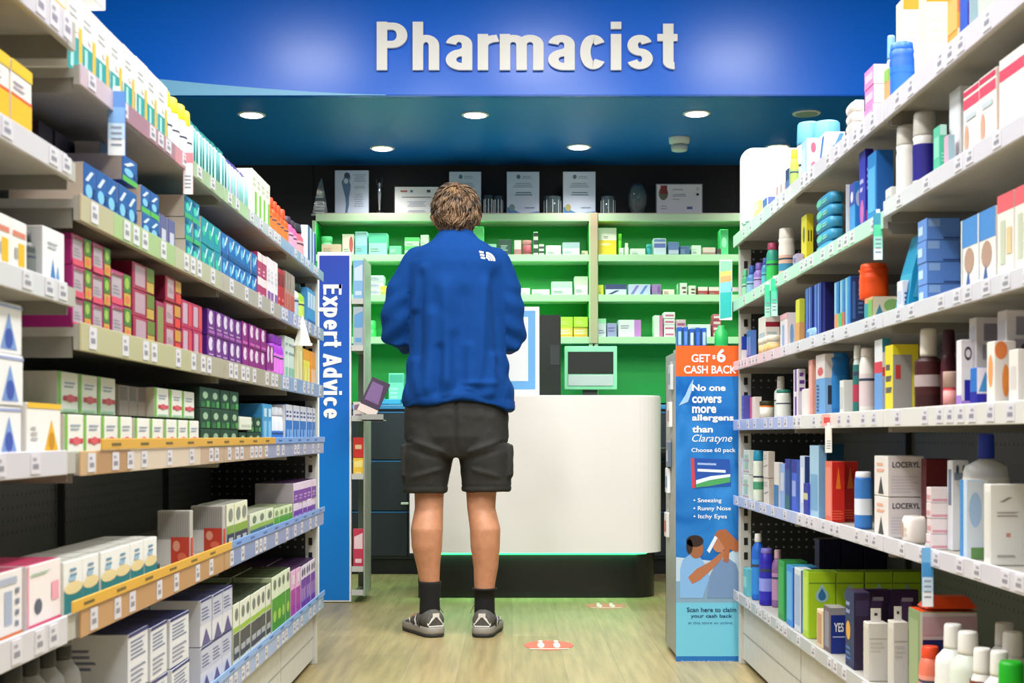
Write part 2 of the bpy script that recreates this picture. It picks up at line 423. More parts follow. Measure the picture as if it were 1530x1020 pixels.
for k in range(24): mb.face([lo[k], lo[k+1], up[k+1], up[k]], mat('7cc4f2', .4))
mb.build('swoosh', sg)
# soffit downlights
dl = [(376,171,1),(710,171,1),(1041,169,1),(1205,169,0),(571,221,1),(865,219,1),(1162,219,1)]
wh = ['above the far shelf row of the toothpaste aisle','above the customer at the front of the soffit','front of the soffit near the smoke detector','','back of the soffit above the trophies','back of the soffit above the tumblers','back of the soffit above the white panel']
for i, (px, py, on) in enumerate(dl):
    q = (650-py)/(2.40-CAMZ); d = F/q; x = (px-765)/q
    o = tag(empty('downlight', (x, d, 2.40)), ('lit round downlight, '+wh[i]) if on else 'unlit grey round ceiling fitting in the blue soffit', 'light', 'downlights in the blue soffit')
    m_ = MB(); m_.lathe([(.066,-.006),(.070,-.004),(.070,0)], mat('dfe3e3', .4), n=28); m_.build('trim_ring', o)
    m_ = MB(); m_.lathe([(.052,-.0085),(.056,-.0062)], mat('fff6e0', .4, emit=9) if on else mat('8fa39c', .6), n=28); m_.build('diffuser', o)
    if on:
        l = bpy.data.lights.new('downlight_lamp', 'SPOT'); l.energy = 26; l.spot_size = 2.2; l.spot_blend = .8; l.color = (1, .95, .85); l.shadow_soft_size = .05
        lo_ = bpy.data.objects.new('downlight_lamp', l); COL.objects.link(lo_); lo_.location = (x, d, 2.385)
q = (650-225)/(2.33-CAMZ); o = tag(empty('smoke_detector', ((1015-765)/q, F/q*1.0, 2.40)), 'small white smoke detector hanging from the blue soffit', 'detector')
m_ = MB(); m_.lathe([(.025,-.075),(.042,-.07),(.046,-.045),(.03,-.04)], mat('c9d4d6', .5)); m_.build('sensor', o)
m_ = MB(); m_.lathe([(.03,-.042),(.055,-.03),(.058,-.005),(.058,0)], mat('dce4e4', .5)); m_.build('base', o)

# store ceiling lamps: they light the aisle and shine back from the glossy bulkhead
for i, (x, y, w, l_, e) in enumerate([(-1.26,4.2,.42,.42,34),(.15,4.2,.42,.42,34),(1.39,4.2,.42,.42,34),(-.55,3.0,.3,.8,26),(.55,3.0,.3,.8,26),(-.62,1.7,.3,1.0,50),(.62,1.7,.3,1.0,50),(0,-.4,1.2,.6,70),(-1.9,2.6,.3,1.2,30),(1.9,2.6,.3,1.2,30)]):  # the narrow pair after the square ones is unseen, added to brighten the counter
    o = tag(empty('ceiling_lamp', (x, y, 3.2)), 'white recessed ceiling lamp over the aisle', 'light', 'ceiling lamps over the aisle')
    m_ = MB(); m_.box(-w/2-.03, w/2+.03, -l_/2-.03, l_/2+.03, -.02, 0, mat('eeeeee', .5), bev=.004); m_.build('frame', o)
    m_ = MB(); m_.box(-w/2, w/2, -l_/2, l_/2, -.024, -.02, mat('ffffff', .5, emit=3)); m_.build('diffuser', o)
    l = bpy.data.lights.new('ceiling_area', 'AREA'); l.shape = 'RECTANGLE'; l.size = w; l.size_y = l_; l.energy = e; l.color = (1, .985, .96)
    lo_ = bpy.data.objects.new('ceiling_area', l); COL.objects.link(lo_); lo_.location = (x, y, 3.17)

# ============================ the shelving runs ===========================================
STEEL = mat('b3b0a8', .45, noise=.05); STEELD = mat('8f8c84', .5)
DARK = mat('121212', .6)
peg_lit_holes = peg_mat('2b2d2c', '8d918e', axis='X', r=.15)  # dark sheet; pale dots paint the light showing through its holes
peg_grey = peg_mat('6c706d', '484b49', axis='Y')
def unit(side, y0, y1, shelves, lip_lat, back, height, label, kick=None, end=False, ext=0):
    u = tag(empty('shelving_unit', (side*lip_lat, y0, 0)), label, 'shelves', 'steel shelving units along the aisle')
    o = -side*lip_lat  # local x offset so that world x = side*lat
    X = lambda la: side*la+o
    L = y1-y0
    m = MB(); m.box(X(back), X(back+.02), 0, L-.004, .02, height, peg_grey)
    m.build('back_panel', u)
    m = MB(); m.box(X(back-.015), X(back+.0), 0, .010, .02, height, mat('2c2e2d', .5))
    for k in range(int(height/.05)): m.box(X(back-.0155), X(back-.015), .003, .007, .04+k*.05, .065+k*.05, DARK)
    m.build('upright', u)
    if kick is not None:
        m = MB(); m.box(X(lip_lat+.03), X(lip_lat+.05), .002, L-.002, .02, kick, mat('d2d2cc', .5, noise=.06)); 
        m.box(X(lip_lat+.0285), X(lip_lat+.03), .002, L-.002, kick*.5, kick*.5+.003, mat('9a9a94')); m.build('kick_panel', u)
        m = MB(); m.box(X(lip_lat+.05), X(back), .01, .03, 0, .02, DARK); m.build('foot', u)
    for (zt, zb, segs) in shelves:
        m = MB(); m.box(X(lip_lat+.012), X(back-.002), .002, L-.002, zt-.022, zt-.008, STEEL)
        m.box(X(lip_lat+.004), X(lip_lat+.012), .002, L-.002, zb, zt-.003, STEEL)
        for yy in (.004, L-.01): m.box(X(lip_lat+.015), X(back-.01), yy, yy+.004, zb-.012, zt-.01, STEELD)   # end brackets
        sh = m.build('shelf', u)
        m = MB()
        for (xa, xb, c) in segs:    # coloured strip segments clipped to this unit
            ya, yb = sorted((F*lip_lat/abs(xa-765), F*lip_lat/abs(xb-765)))
            ya, yb = max(ya-y0, .001), min(yb-y0, L-.001+ext)
            if yb-ya < .01: continue
            m.box(X(lip_lat), X(lip_lat+.004), ya, yb, zb-.001, zt, mat(c, .3), bev=.001)
        if not m.v: m.box(X(lip_lat), X(lip_lat+.004), .001, L-.001, zb-.001, zt, mat('d6d6d8', .3))
        m.build('ticket_strip', sh)
        hh = zt-zb; y = .03+random.random()*.03; tk = None
        while y < L-.05:
            wd = .036
            if tk is None:
                m = MB(); m.box(X(lip_lat-.0015), X(lip_lat-.0003), 0, wd, zb+.004, zt-.004, mat('dcdae2', .4))
                e = X(lip_lat-.0018)
                m.face([(e, .006, zb+hh*.3), (e, .028, zb+hh*.3), (e, .028, zb+hh*.5), (e, .006, zb+hh*.5)], mat('8f8d9c'))
                m.face([(e, .006, zb+hh*.62), (e, .020, zb+hh*.62), (e, .020, zb+hh*.74), (e, .006, zb+hh*.74)], mat('a09eac'))
                tk = m.build('price_ticket', sh)
            else:
                tk = tk.copy(); COL.objects.link(tk); tk.parent = sh
            tk.location = (0, y, 0)
            y += wd+random.choice((.02, .05, .09, .14))
    if end:
        m = MB(); m.box(X(lip_lat+.05), X(back+.02), L, L+.02, .02, height-.06, peg_lit_holes); m.build('end_panel', u)
        m = MB(); m.box(X(lip_lat+.018), X(lip_lat+.058), L-.001, L+.03, .0, height-.05, mat('c6c6c0', .4), bev=.002)
        for k in range(int(height/.05)-2): m.box(X(lip_lat+.032), X(lip_lat+.045), L-.002, L, .06+k*.05, .085+k*.05, DARK)
        m.build('end_post', u)
    return u
LZ = {'L1':(1.352,1.320),'L2':(1.154,1.114),'L3':(.959,.917),'L4':(.763,.726),'L5':(.522,.480),'L6':(.232,.190)}
RZ = {'R1':(1.475,1.435),'R2n':(1.268,1.236),'R2':(1.250,1.215),'R3':(1.040,1.010),'R4':(.840,.805),'R5':(.580,.548),'R6':(.255,.222)}
def zs(k): return (LZ.get(k) or RZ.get(k))[0]-.008
Lseg = {'L1':[(105,175,'c9b8c0'),(175,262,'a9808e'),(262,285,'c78d98'),(285,372,'a8bf9c'),(372,420,'b6b0c4'),(420,485,'8f9cc8')],  # strip colours hold promo print with reflections painted in
 'L2':[(105,170,'b8a68c'),(170,262,'a2b47e'),(262,330,'b5b094'),(330,420,'b3ab9c'),(420,485,'9aa6cc')],
 'L3':[(105,290,'b9b18c'),(290,420,'b0a690'),(420,485,'8fa5d0')],
 'L4':[(105,145,'c9a87e'),(145,195,'b58c5e'),(195,300,'d8c8b4'),(300,400,'c2a88e'),(400,485,'9aa2c4')],
 'L5':[(105,345,'c29468'),(345,485,'7f92c6')],
 'L6':[(105,280,'b8c0d8'),(280,485,'9db4e0')]}
Rw = 'd4d2dc'
Rseg = {'R1':[(1090,1150,'b9dcc8'),(1150,1535,Rw)],'R2':[(1090,1320,'b4e0c8')],'R2n':[(1318,1600,Rw)],
 'R3':[(1090,1165,'dccbd8'),(1165,1600,Rw)],'R4':[(1090,1185,'aab6e2'),(1185,1600,'dcdcd8')],'R5':[(1090,1190,'b4bfe2'),(1190,1600,Rw)],'R6':[(1090,1600,'b9bcc2')]}
def S_(keys, Z, G): return [(Z[k][0], Z[k][1], G.get(k, [])) for k in keys]
nearz = [(1.41,1.365),(1.20,1.168),(1.011,.98),(.765,.73),(.522,.482),(.232,.19)]
nseg = [(-900,101,'d2d0d8')]
unit(-1, 1.10, 2.02, [(a, b, nseg) for a, b in nearz], .654, 1.034, 1.45, 'near steel shelving unit holding yellow and white cartons', kick=.185)
keysL = ['L1','L2','L3','L4','L5','L6']
unit(-1, 2.03, 3.04, S_(keysL, LZ, Lseg), .654, 1.034, 1.40, 'steel shelving unit holding magenta cartons and toothpaste packs', kick=.185)
unit(-1, 3.045, 3.96, S_(keysL, LZ, Lseg), .654, 1.034, 1.40, 'steel shelving unit holding purple cartons with white dots', kick=.185)
unit(-1, 3.965, 4.60, S_(keysL, LZ, Lseg), .654, 1.034, 1.40, 'far steel shelving unit beside the Expert Advice sign', kick=.185, end=True, ext=.05)
unit(1, 1.86, 2.76, S_(['R1','R2n','R3','R4','R5','R6'], RZ, Rseg), .765, 1.10, 1.49, 'near steel shelving unit holding white cap bottles', kick=.215)
unit(1, 2.765, 3.68, S_(['R1','R2','R3','R4','R5','R6'], RZ, Rseg), .765, 1.10, 1.49, 'steel shelving unit holding lime green and red cartons', kick=.215)
unit(1, 3.685, 4.60, S_(['R1','R2','R3','R4','R5','R6'], RZ, Rseg), .765, 1.10, 1.49, 'far steel shelving unit beside the cash back poster', kick=.215, end=True, ext=.03)
# coloured shelf edge promotion rails standing on two left shelves
for (xa, xb, k, c, lab) in [(150,410,'L4','d8a63c','yellow promotion rail along the shelf of green and white cartons'),(106,345,'L5','e0ac3e','yellow promotion rail under the teal and gold cartons'),(345,484,'L5','6f9be0','blue promotion rail on the shelf beneath the purple cartons'),(280,484,'L6','86aeea','pale blue promotion rail along the bottom shelf'),(410,484,'L4','7ea6e6','pale blue promotion rail under the blue and white cartons')]:
    ya, yb = F*.654/(765-xa), F*.654/(765-xb); z = LZ[k][0]
    for (u0, u1) in ((2.03,3.04),(3.045,3.96),(3.965,4.66)):
        pass
    m = MB(); hgt = .018
    m.box(0, .003, 0, yb-ya, 0, hgt, mat(c, .35), bev=.001)
    yy = .05
    while yy < yb-ya-.1:
        m.box(.0031, .0036, yy, yy+.05, hgt*.35, hgt*.6, mat('6b5a2c' if c[0] in 'de' else '3f5f9c')); yy += .17
    tag(m.build('promotion_rail', loc=(-.6535, ya, z+.0005)), lab, 'rail')
# hanging shelf talkers
def talker(side, px, y0, y1, wpx, label, cols, lat=None):
    la = lat or (.649 if side < 0 else .760); d = F*la/abs(px-765); z1 = CAMZ+(650-y0)*d/F; z0 = CAMZ+(650-y1)*d/F; w = wpx*d/F
    m = MB(); n = len(cols); h = z1-z0
    m.box(-w/2, w/2, 0, .0012, -h, 0, cols[0])
    for i, c in enumerate(cols): 
        m.face([(-w/2+.001, -.0005, -h*i/n), (-w/2+.001, -.0005, -h*(i+1)/n), (w/2-.001, -.0005, -h*(i+1)/n), (w/2-.001, -.0005, -h*i/n)], c)
    for k in range(4): m.face([(-w*.3, -.001, -h*(.55+.09*k)), (-w*.3, -.001, -h*(.58+.09*k)), (w*.3, -.001, -h*(.58+.09*k)), (w*.3, -.001, -h*(.55+.09*k))], '8a93a8')
    m.box(-w*.2, w*.2, 0, .003, -.002, .008, mat('d9dde6'))
    tag(m.build('shelf_talker', loc=(side*la, d, z1), rotz=-side*.15), label, 'shelf tag', 'shelf talkers hanging from the ticket strips')
talker(-1, 174, 136, 232, 26, 'blue and white shelf talker hanging below the toothpaste packs', ['5b8fd8','7fb0ea','c3dcf2','e9eef2'])
talker(-1, 281, 228, 290, 15, 'white shelf talker with pink head hanging below yellow capped bottles', ['d8808c','eeeeee','eeeeee','f2f2f0'])
talker(1, 1312, 318, 388, 14, 'mint and blue shelf talker hanging above the orange tub', ['3c93b0','58d0a0','9fe6cc','e2f2ea'])
talker(1, 1147, 425, 474, 9, 'green shelf talker nearer the dispensary of the hanging pair', ['3ecb96','4fc8a6','a8e4d0'])
talker(1, 1157, 416, 472, 10, 'green shelf talker nearer the camera of the hanging pair', ['36c890','5ad0ae','b4e8d6'])
talker(1, 1238, 636, 676, 10, 'white shelf talker hanging above the pale blue cartons', ['e9e6dc','efece4'])
talker(1, 1386, 818, 906, 17, 'pale blue shelf talker hanging over the orange lidded carton', ['6aa8d8','3c8ac8','bcd2e8','e4e8ee'])
# white cone ticket and small red tag
d = F*.648/(765-452); m = MB(); m.face([(-.026,0,-.09),(.026,0,-.09),(0,.0,0)], 'f4f4ee'); m.face([(0,.002,0),(.026,.002,-.09),(-.026,.002,-.09)], 'f4f4ee'); m.box(-.03,.03,-.001,.003,-.096,-.088,'f4f4ee')
tag(m.build('shelf_talker', loc=(-.648, d, CAMZ+(650-470)*d/F)), 'white triangular shelf tag pointing up beside the orange cartons', 'shelf tag')
d = F*.760/(1237-765); m = MB(); m.box(-.015,.015,0,.0015,0,.03,'e8a8a0'); m.face([(-.01,-.0005,.008),(.01,-.0005,.008),(.01,-.0005,.022),(-.01,-.0005,.022)],'c84a44')
tag(m.build('shelf_talker', loc=(.760, d, .808)), 'small red and pink ticket clipped on the fourth shelf edge', 'shelf tag')
# white panel with rounded corner at the end of the right-hand run
m = MB(); w, h, r = .36, .44, .045; pts = []
for (cx, cz, a0) in ((w-r, r, -90), (w-r, h-r, 0), (r, h-r, 90), (r, r, 180)):
    for k in range(7):
        a = math.radians(a0+15*k); pts.append((cx+r*math.cos(a), cz+r*math.sin(a)))
m.rings([[(x, 0, z) for x, z in pts], [(x, .02, z) for x, z in pts]], mat('f6f6f4', .4), sm=False)
m.box(.16,.2,.004,.016,-.02,.01,mat('c6c6c0'))
tag(m.build('sign_panel', loc=((1107-765)/(F/4.72), 4.72, 1.36)), 'blank white panel with rounded corners at the end of the shelves', 'panel')
# ============================ dispensary behind the counter ===============================
def P(px, py, d): return ((px-765)*d/F, d, CAMZ+(650-py)*d/F)
CD = 7.69
GE = mat('b8d8b4', .35); GI = mat('00923c', .5, noise=.08, nscale=5); GB = mat('b9b4a4', .5)
def zc(py, d=CD): return CAMZ+(650-py)*d/F
def xc(px, d=CD): return (px-765)*d/F
cab = [(466, 664, 'open green dispensary cabinet behind the customer, next to the Expert Advice sign'), (664, 886, 'open green dispensary cabinet to the left of the tan post, behind the monitor'), (888, 1140, 'open green dispensary cabinet holding the big yellow carton')]
levels = [(318,330),(380,390),(440,450),(503,513)]
led_m = mat('58ff70', .4, emit=1.6)
for i, (a, b, lab) in enumerate(cab):
    x0, x1 = xc(a), xc(b); u = tag(empty('green_cabinet', ((x0+x1)/2, CD, 0)), lab, 'cabinet', 'green dispensary cabinets'); W = (x1-x0)/2-.001
    m = MB(); m.box(-W, W, .285, .30, .98, 2.05, GI, bev=0); m.build('back_panel', u)
    for s in (-1, 1):
        m = MB(); m.box(s*W, s*(W-.02), 0, .285, .98, 2.02, GE, bev=.001); m.box(s*(W-.0202), s*(W-.021), .02, .284, .98, 2.015, GI); m.build('side_panel', u)
    for k, (t, bo) in enumerate(levels):
        zt, zb_ = zc(t), zc(bo)
        m = MB(); m.box(-W+.021, W-.021, .0, .284, zb_+.012, zt, GB if k == 0 else GE, bev=.001); m.box(-W+.021, W-.021, -.002, .02, zb_, zt-.006 if k == 0 else zt, GE, bev=.001)
        sh = m.build('shelf', u)
        m = MB(); m.box(-W+.05, W-.05, .022, .034, zb_+.004, zb_+.0115, led_m); m.build('light_strip', sh)
        l = bpy.data.lights.new('shelf_led', 'AREA'); l.shape = 'RECTANGLE'; l.size = 2*W-.1; l.size_y = .02; l.energy = 1.5; l.color = (.4, 1, .5)
        lo_ = bpy.data.objects.new('shelf_led', l); COL.objects.link(lo_); lo_.location = ((x0+x1)/2, CD+.06, zb_+.0); lo_.rotation_euler = (-.25, 0, 0)
        l.cycles.max_bounces = 4
m = MB(); xa, xb = xc(880), xc(893); m.box(xa, xb, CD-.012, CD-.001, zc(513), zc(318), mat('b8a98c', .5), bev=.002); m.box(xa+.002, xa+.006, CD-.014, CD-.012, zc(513), zc(318), GE)
tag(m.build('cabinet_post'), 'tan upright trim post between the two green cabinets', 'post')
# green wall panel below the shelves is the cabinet back; desk and drawers under it
bz = zc(604); 
u = tag(empty('drawer_cabinet', (0, CD-.12, 0)), 'navy drawer cabinet with blue edge lines under the green shelves', 'drawers')
NV = mat('262c38', .4)
m = MB(); m.box(xc(410), xc(1150), 0, .4, .09, bz-.03, NV); m.box(xc(410), xc(1150), .03, .38, 0, .09, mat('0c0e12')); m.build('body', u)
m = MB(); m.box(xc(410), xc(1150), -.02, .42, bz-.03, bz-.005, mat('3f86c8', .4), bev=.003); m.build('worktop', u)
dz = [bz-.045, zc(688, CD-.13), zc(764, CD-.13), .10]; xs = [xc(436), xc(528), xc(612), xc(700), xc(800), xc(900), xc(1000), xc(1100)]
for j in range(len(xs)-1):
    for k in range(3):
        m = MB(); m.box(xs[j]+.003, xs[j+1]-.003, -.016, -.001, dz[k+1]+.006, dz[k]-.006, NV, bev=.002); m.box(xs[j]+.003, xs[j+1]-.003, -.0175, -.001, dz[k]-.006, dz[k]-.0, mat('2f77b8', .35)); m.build('drawer', u)
m = MB(); m.box(-.03, .012, 0, .05, -.006, .006, mat('e8e8e8', .3), bev=.002); 
o = m.build('handle', u, loc=(P(607, 752, CD-.145)[0], -.03, P(607, 752, CD-.145)[2])); o['label'] = 'white pull handle'

# products on the green shelves: (x0, x1, top y, layers, base, front decals, description)
def back_item(x0, x1, yt, yb, mk, desc, dep=.10, cat=None, d=CD+.035, layers=1, n=1, grp=None, name=None, base_z=None):
    z = zc(yb) if base_z is None else base_z
    W = (x1-x0)*d/F/n; H = (CAMZ+(650-yt)*d/F - z)/layers; first = True
    proto = mk(W*.94, H*.97, dep, name or ('pill_box' if mk.kind == 'carton' else mk.kind))
    if proto.type == 'MESH': reg(proto)
    for i in range(n):
        for l in range(layers):
            o = proto if first else copy_tree(proto); first = False
            o.location = ((x0-765)*d/F+W*(i+.5), d+random.uniform(0,.012), z+l*H+.0005); o.rotation_euler = (0,0,random.uniform(-.03,.03))
            lab = desc
            if n > 1: lab += ', '+(['leftmost','second','third','fourth','fifth','sixth','seventh','eighth'][i])+' of its row'
            if layers > 1: lab += (', bottom layer', ', second layer', ', third layer', ', fourth layer')[l] if l < layers-1 else ', top of the stack'
            o['label'] = lab; o['category'] = cat or {'carton':'box'}.get(name or mk.kind, name or mk.kind)
            if n*layers > 1: o['group'] = grp or desc+'s'
            COUNT[0] += 1
def bx(base, c2=None, kind=0):
    Fd = []
    if c2: Fd = [[(.0,.55,1,1,c2)],[(.08,.3,.6,.7,c2,'l',3)],[(.6,.1,.95,.9,c2,'e')],[(0,0,1,.4,c2)],[(.0,0,.3,1,c2)]][kind]
    return B(base, Fd+[(.1,.15,.7,.35,'7a8a8a','l',2)])
A_, B_, C_ = 380, 440, 503
T_ = lambda *a, **k: back_item(*a, **k)
T_(478,496,352,A_, JAR('8fe0b0','6fd49a'), 'pale green domed jar on the upper green shelf beside pink cartons')
T_(479,510,364,A_, bx('d8a89c','b87a70',1), 'flat salmon pink box at the near end of the upper green shelf', d=CD+.0, dep=.03)
T_(511,529,349,A_, bx('e6d4cc','c04a50',2), 'white box with a red mark left of the pale blue box')
T_(530,549,345,A_, bx('a8cfe2','7fb4d0',3), 'pale blue upright box on the upper green shelf')
T_(550,579,347,A_, bx('9fe4cf','5ccba8',0), 'mint and white box right of the pale blue box')
T_(581,600,367,A_, bx('6fc0a0','bfe8d4',1), 'low teal flat box on the upper green shelf')
T_(604,627,354,A_, bx('c4f0cc','5fd474',0), 'bright green topped box beside the customer head', layers=2)
T_(628,641,350,A_, bx('d8ecd8','8fd4a8',1), 'pale white green box just left of the customer head')
T_(707,723,337,A_, bx('62d67c','3fbf5f',1), 'upright lime green leaflet box right of the customer head')
T_(728,742,364,A_, bx('9fc8b8','6f9f94',1), 'low grey green box beyond the customer shoulder')
T_(744,764,357,A_, B('203c3a',[(.2,.3,.8,.7,'9fb8b4','l',3)]), 'black and teal rounded box with light print')
T_(768,779,358,A_, bx('e4d8d8','d06a80',3), 'white box with pink foot left of the pink pot')
T_(780,795,358,A_, JAR('d87888','e08a98','c85870'), 'pink round pot on the upper green shelf')
T_(797,804,345,A_, B('d8d8cc',[(0,.1,1,.3,'22282a'),(0,.45,1,.65,'22282a'),(0,.8,1,.95,'22282a')]), 'tall black and white striped carton beside the pink pot')
T_(805,813,364,A_, B('d0d0c8',[(0,.2,1,.4,'30383a'),(0,.6,1,.8,'30383a')]), 'short black and white striped carton beside the pink pot')
T_(815,839,366,A_, bx('dcd8dc','c8b8c4',1), 'low white and lilac flat box on the upper green shelf')
T_(840,867,361,A_, bx('d4e4e4','9fb4c0',0), 'white box with grey blue print near the tan post')
T_(869,879,374,A_, bx('c8b8a0','60604c',1), 'tiny beige box against the tan post')
T_(893,922,339,A_, B('f4d21a',[(0,.55,1,1,'e4e8d8'),(.1,.35,.7,.45,'f8e8a0','e'),(.3,.62,.6,.72,'667'+'766','l',2)]), 'big yellow carton with white upper half on the green shelf', dep=.16)
T_(924,929,348,A_, JAR('70e030','70e030'), 'lime green gloss jar half behind the yellow carton', cat='jar')
T_(925,932,370,A_, bx('d8e8dc'), 'tiny white carton at the foot of the yellow carton', d=CD+.01, dep=.02)
T_(933,940,362,A_, BT('e4ece4','e0e8e0',capf=.3), 'small white bottle right of the yellow carton')
T_(941,965,371,A_, bx('dfe8e0','b8c8c0',1), 'low flat white box right of the small white bottle')
T_(966,975,364,A_, JAR('38a8b8','3fb0c0'), 'small teal jar left of the blue and white carton')
T_(976,996,355,A_, B('d4dcf0',[(.05,.45,.95,.7,'5f70c0'),(.05,.8,.95,.95,'6f94cc')]), 'white carton with violet blue band on the right green cabinet')
T_(998,1015,361,A_, B('5f7ab8',[(.05,.1,.95,.4,'c8c8e0')]), 'slate blue box beside the violet banded carton')
T_(1016,1031,367,A_, bx('44609c','7f98c8',1), 'low navy blue box on the right green cabinet')
T_(1033,1048,366,A_, bx('e0e8e0','b8d0c0',1), 'plain white low box on the right green cabinet')
T_(1050,1070,369,A_, bx('e0c4c0','b07c80',3), 'low white and pink flat box near the far shelf end')
T_(1071,1078,371,A_, bx('4c3040'), 'tiny dark plum box near the far shelf end')
T_(1076,1089,341,A_, B('54d088',[(.2,.3,.8,.7,'a0f0c0','e')]), 'mint green packet hanging at the end of the right green cabinet')
T_(543,574,411,B_, B('e4dcec',[(.1,.25,.8,.75,'9468b8','l',3)]), 'white and purple flat box on the middle green shelf', layers=3)
T_(568,579,427,B_, bx('e8e02c','f4f4a0',1), 'small yellow box in front of the purple boxes', d=CD+.0, dep=.03)
T_(778,792,430,B_, bx('eee8dc'), 'small cream box right of the customer shoulder')
T_(794,822,432,B_, bx('e8ece4','c8d4cc',1), 'low white box on the middle green shelf')
T_(823,856,420,B_, bx('dff0e4','bfe0cc',0), 'wide white and mint box on the middle green shelf')
T_(858,879,412,B_, bx('f0f2ec','d8e2c8',0), 'tall white box by the tan post on the middle green shelf')
T_(893,902,425,B_, bx('e8e040','d8c820',1), 'small yellow box by the tan post')
T_(904,937,424,B_, B('d8dcf0',[(.0,.55,1,1,'343c78'),(.1,.1,.7,.45,'343c78','d')]), 'white box with navy slanted print on the middle green shelf')
T_(938,973,424,B_, B('c4c0e8',[(.1,.1,.5,.9,'8474c8','d'),(.5,.1,.9,.9,'6480d0','d')]), 'lilac box with blue slanted print on the middle green shelf')
T_(974,988,424,B_, bx('a070b8','8050a0',2), 'purple carton at the end of the lilac boxes')
T_(990,1008,432,B_, bx('ecdcd4','c05050',1), 'low white and red box on the middle green shelf')
T_(1013,1027,422,B_, B('dce8d8',[(.5,.15,.95,.35,'7c3c48','e'),(.4,.5,.95,.7,'7c3c48','e'),(0,0,.2,1,'3c8c5c')]), 'upright striped green and maroon carton, nearer the post')
T_(1029,1040,426,B_, B('dcdcd0',[(.3,.15,.95,.35,'6c3c48','e'),(.3,.5,.95,.7,'6c3c48','e')]), 'upright striped cream and maroon carton, farther from the post')
T_(1043,1058,428,B_, bx('b43444','ecdcd8',0), 'dark red and white box, nearer the tan post')
T_(1059,1075,428,B_, bx('b43040','e8d0d0',0), 'dark red and white box at the end of the shelf run')
T_(541,560,478,C_, B('42d06c',[(.1,.5,.9,.9,'7fe8a0')]), 'bright green box on the lower green shelf beside the sign', layers=2)
T_(836,881,473,C_, B('f4c040',[(.05,.15,.95,.6,'f4ece0','l',2),(0,.7,1,1,'f0b030')]), 'orange and white pill box under the lime pill boxes', n=2) if 0 else None
T_(834,879,488,C_, B('f4d058',[(.05,.35,.95,.85,'f4f0e0','l',2),(0,0,1,.25,'f0a83c')]), 'yellow and orange pill box right of the computer tower', n=2)
T_(834,879,473,C_, B('c8e43c',[(.1,.3,.8,.7,'e4f48c','l',2)]), 'lime pill box standing on the yellow pill box', n=2, base_z=zc(C_)+.0585)
T_(893,906,475,C_, B('dcd8ec',[(0,.75,1,1,'9fd8b8'),(.1,.2,.9,.45,'8f84b8','l',2)]), 'lilac and mint carton right of the tan post')
T_(907,922,482,C_, B('a49cd4',[(.1,.4,.9,.8,'7068b0','l',2)]), 'violet box between the lilac carton and the white box')
T_(923,959,477,C_, B('ece4f0',[(.7,0,1,1,'d080dc'),(.1,.5,.6,.75,'a08cb0','l',2)]), 'white box with a magenta end on the lower green shelf')
T_(977,991,470,C_, B('e8ece4',[(.6,0,1,1,'d870a8')]), 'white and pink upright box left of the stacked pink boxes')
T_(992,1009,466,C_, B('f0e4ec',[(.1,.3,.9,.6,'d86098')]), 'white box with a pink bar on the lower green shelf', layers=4)
T_(1010,1025,477,C_, B('e0b0c8',[(.1,.3,.9,.6,'b05084')]), 'dusty pink box in the short stack on the lower green shelf', layers=2)
T_(1027,1063,484,C_, B('e8e4ec',[(.1,.3,.9,.6,'a890b8','l',2)]), 'white flat box behind the stand of blue packs', layers=2)
T_(1065,1078,469,C_, B('c85070',[(.1,.3,.9,.7,'e8d0d8')]), 'crimson box with white bar at the end of the lower shelf', layers=4)
# behind the customer, on the desk
T_(545,560,573,604, B('3ce070',[(.1,.5,.8,.9,'a0f4b8')]), 'bright green leaning box on the worktop beside the sign', d=CD+.05)
T_(560,575,582,604, B('3cc8a8',[(.1,.4,.8,.8,'b4f0e0')]), 'low teal box on the worktop beside the green box', d=CD+.05)
T_(580,604,556,604, B('7fd8c4',[(.05,.7,.95,.95,'4fb4a0'),(.1,.2,.8,.6,'b8ece0','l',3)]), 'pale teal leaflet box on the worktop left of the customer', d=CD+.05)
T_(540,600,596,604, B('3fa8d8',[(.02,.3,.3,.9,'dcecf4')]), 'flat sky blue tray of cartons on the worktop', d=CD-.08, dep=.1, name='tray')

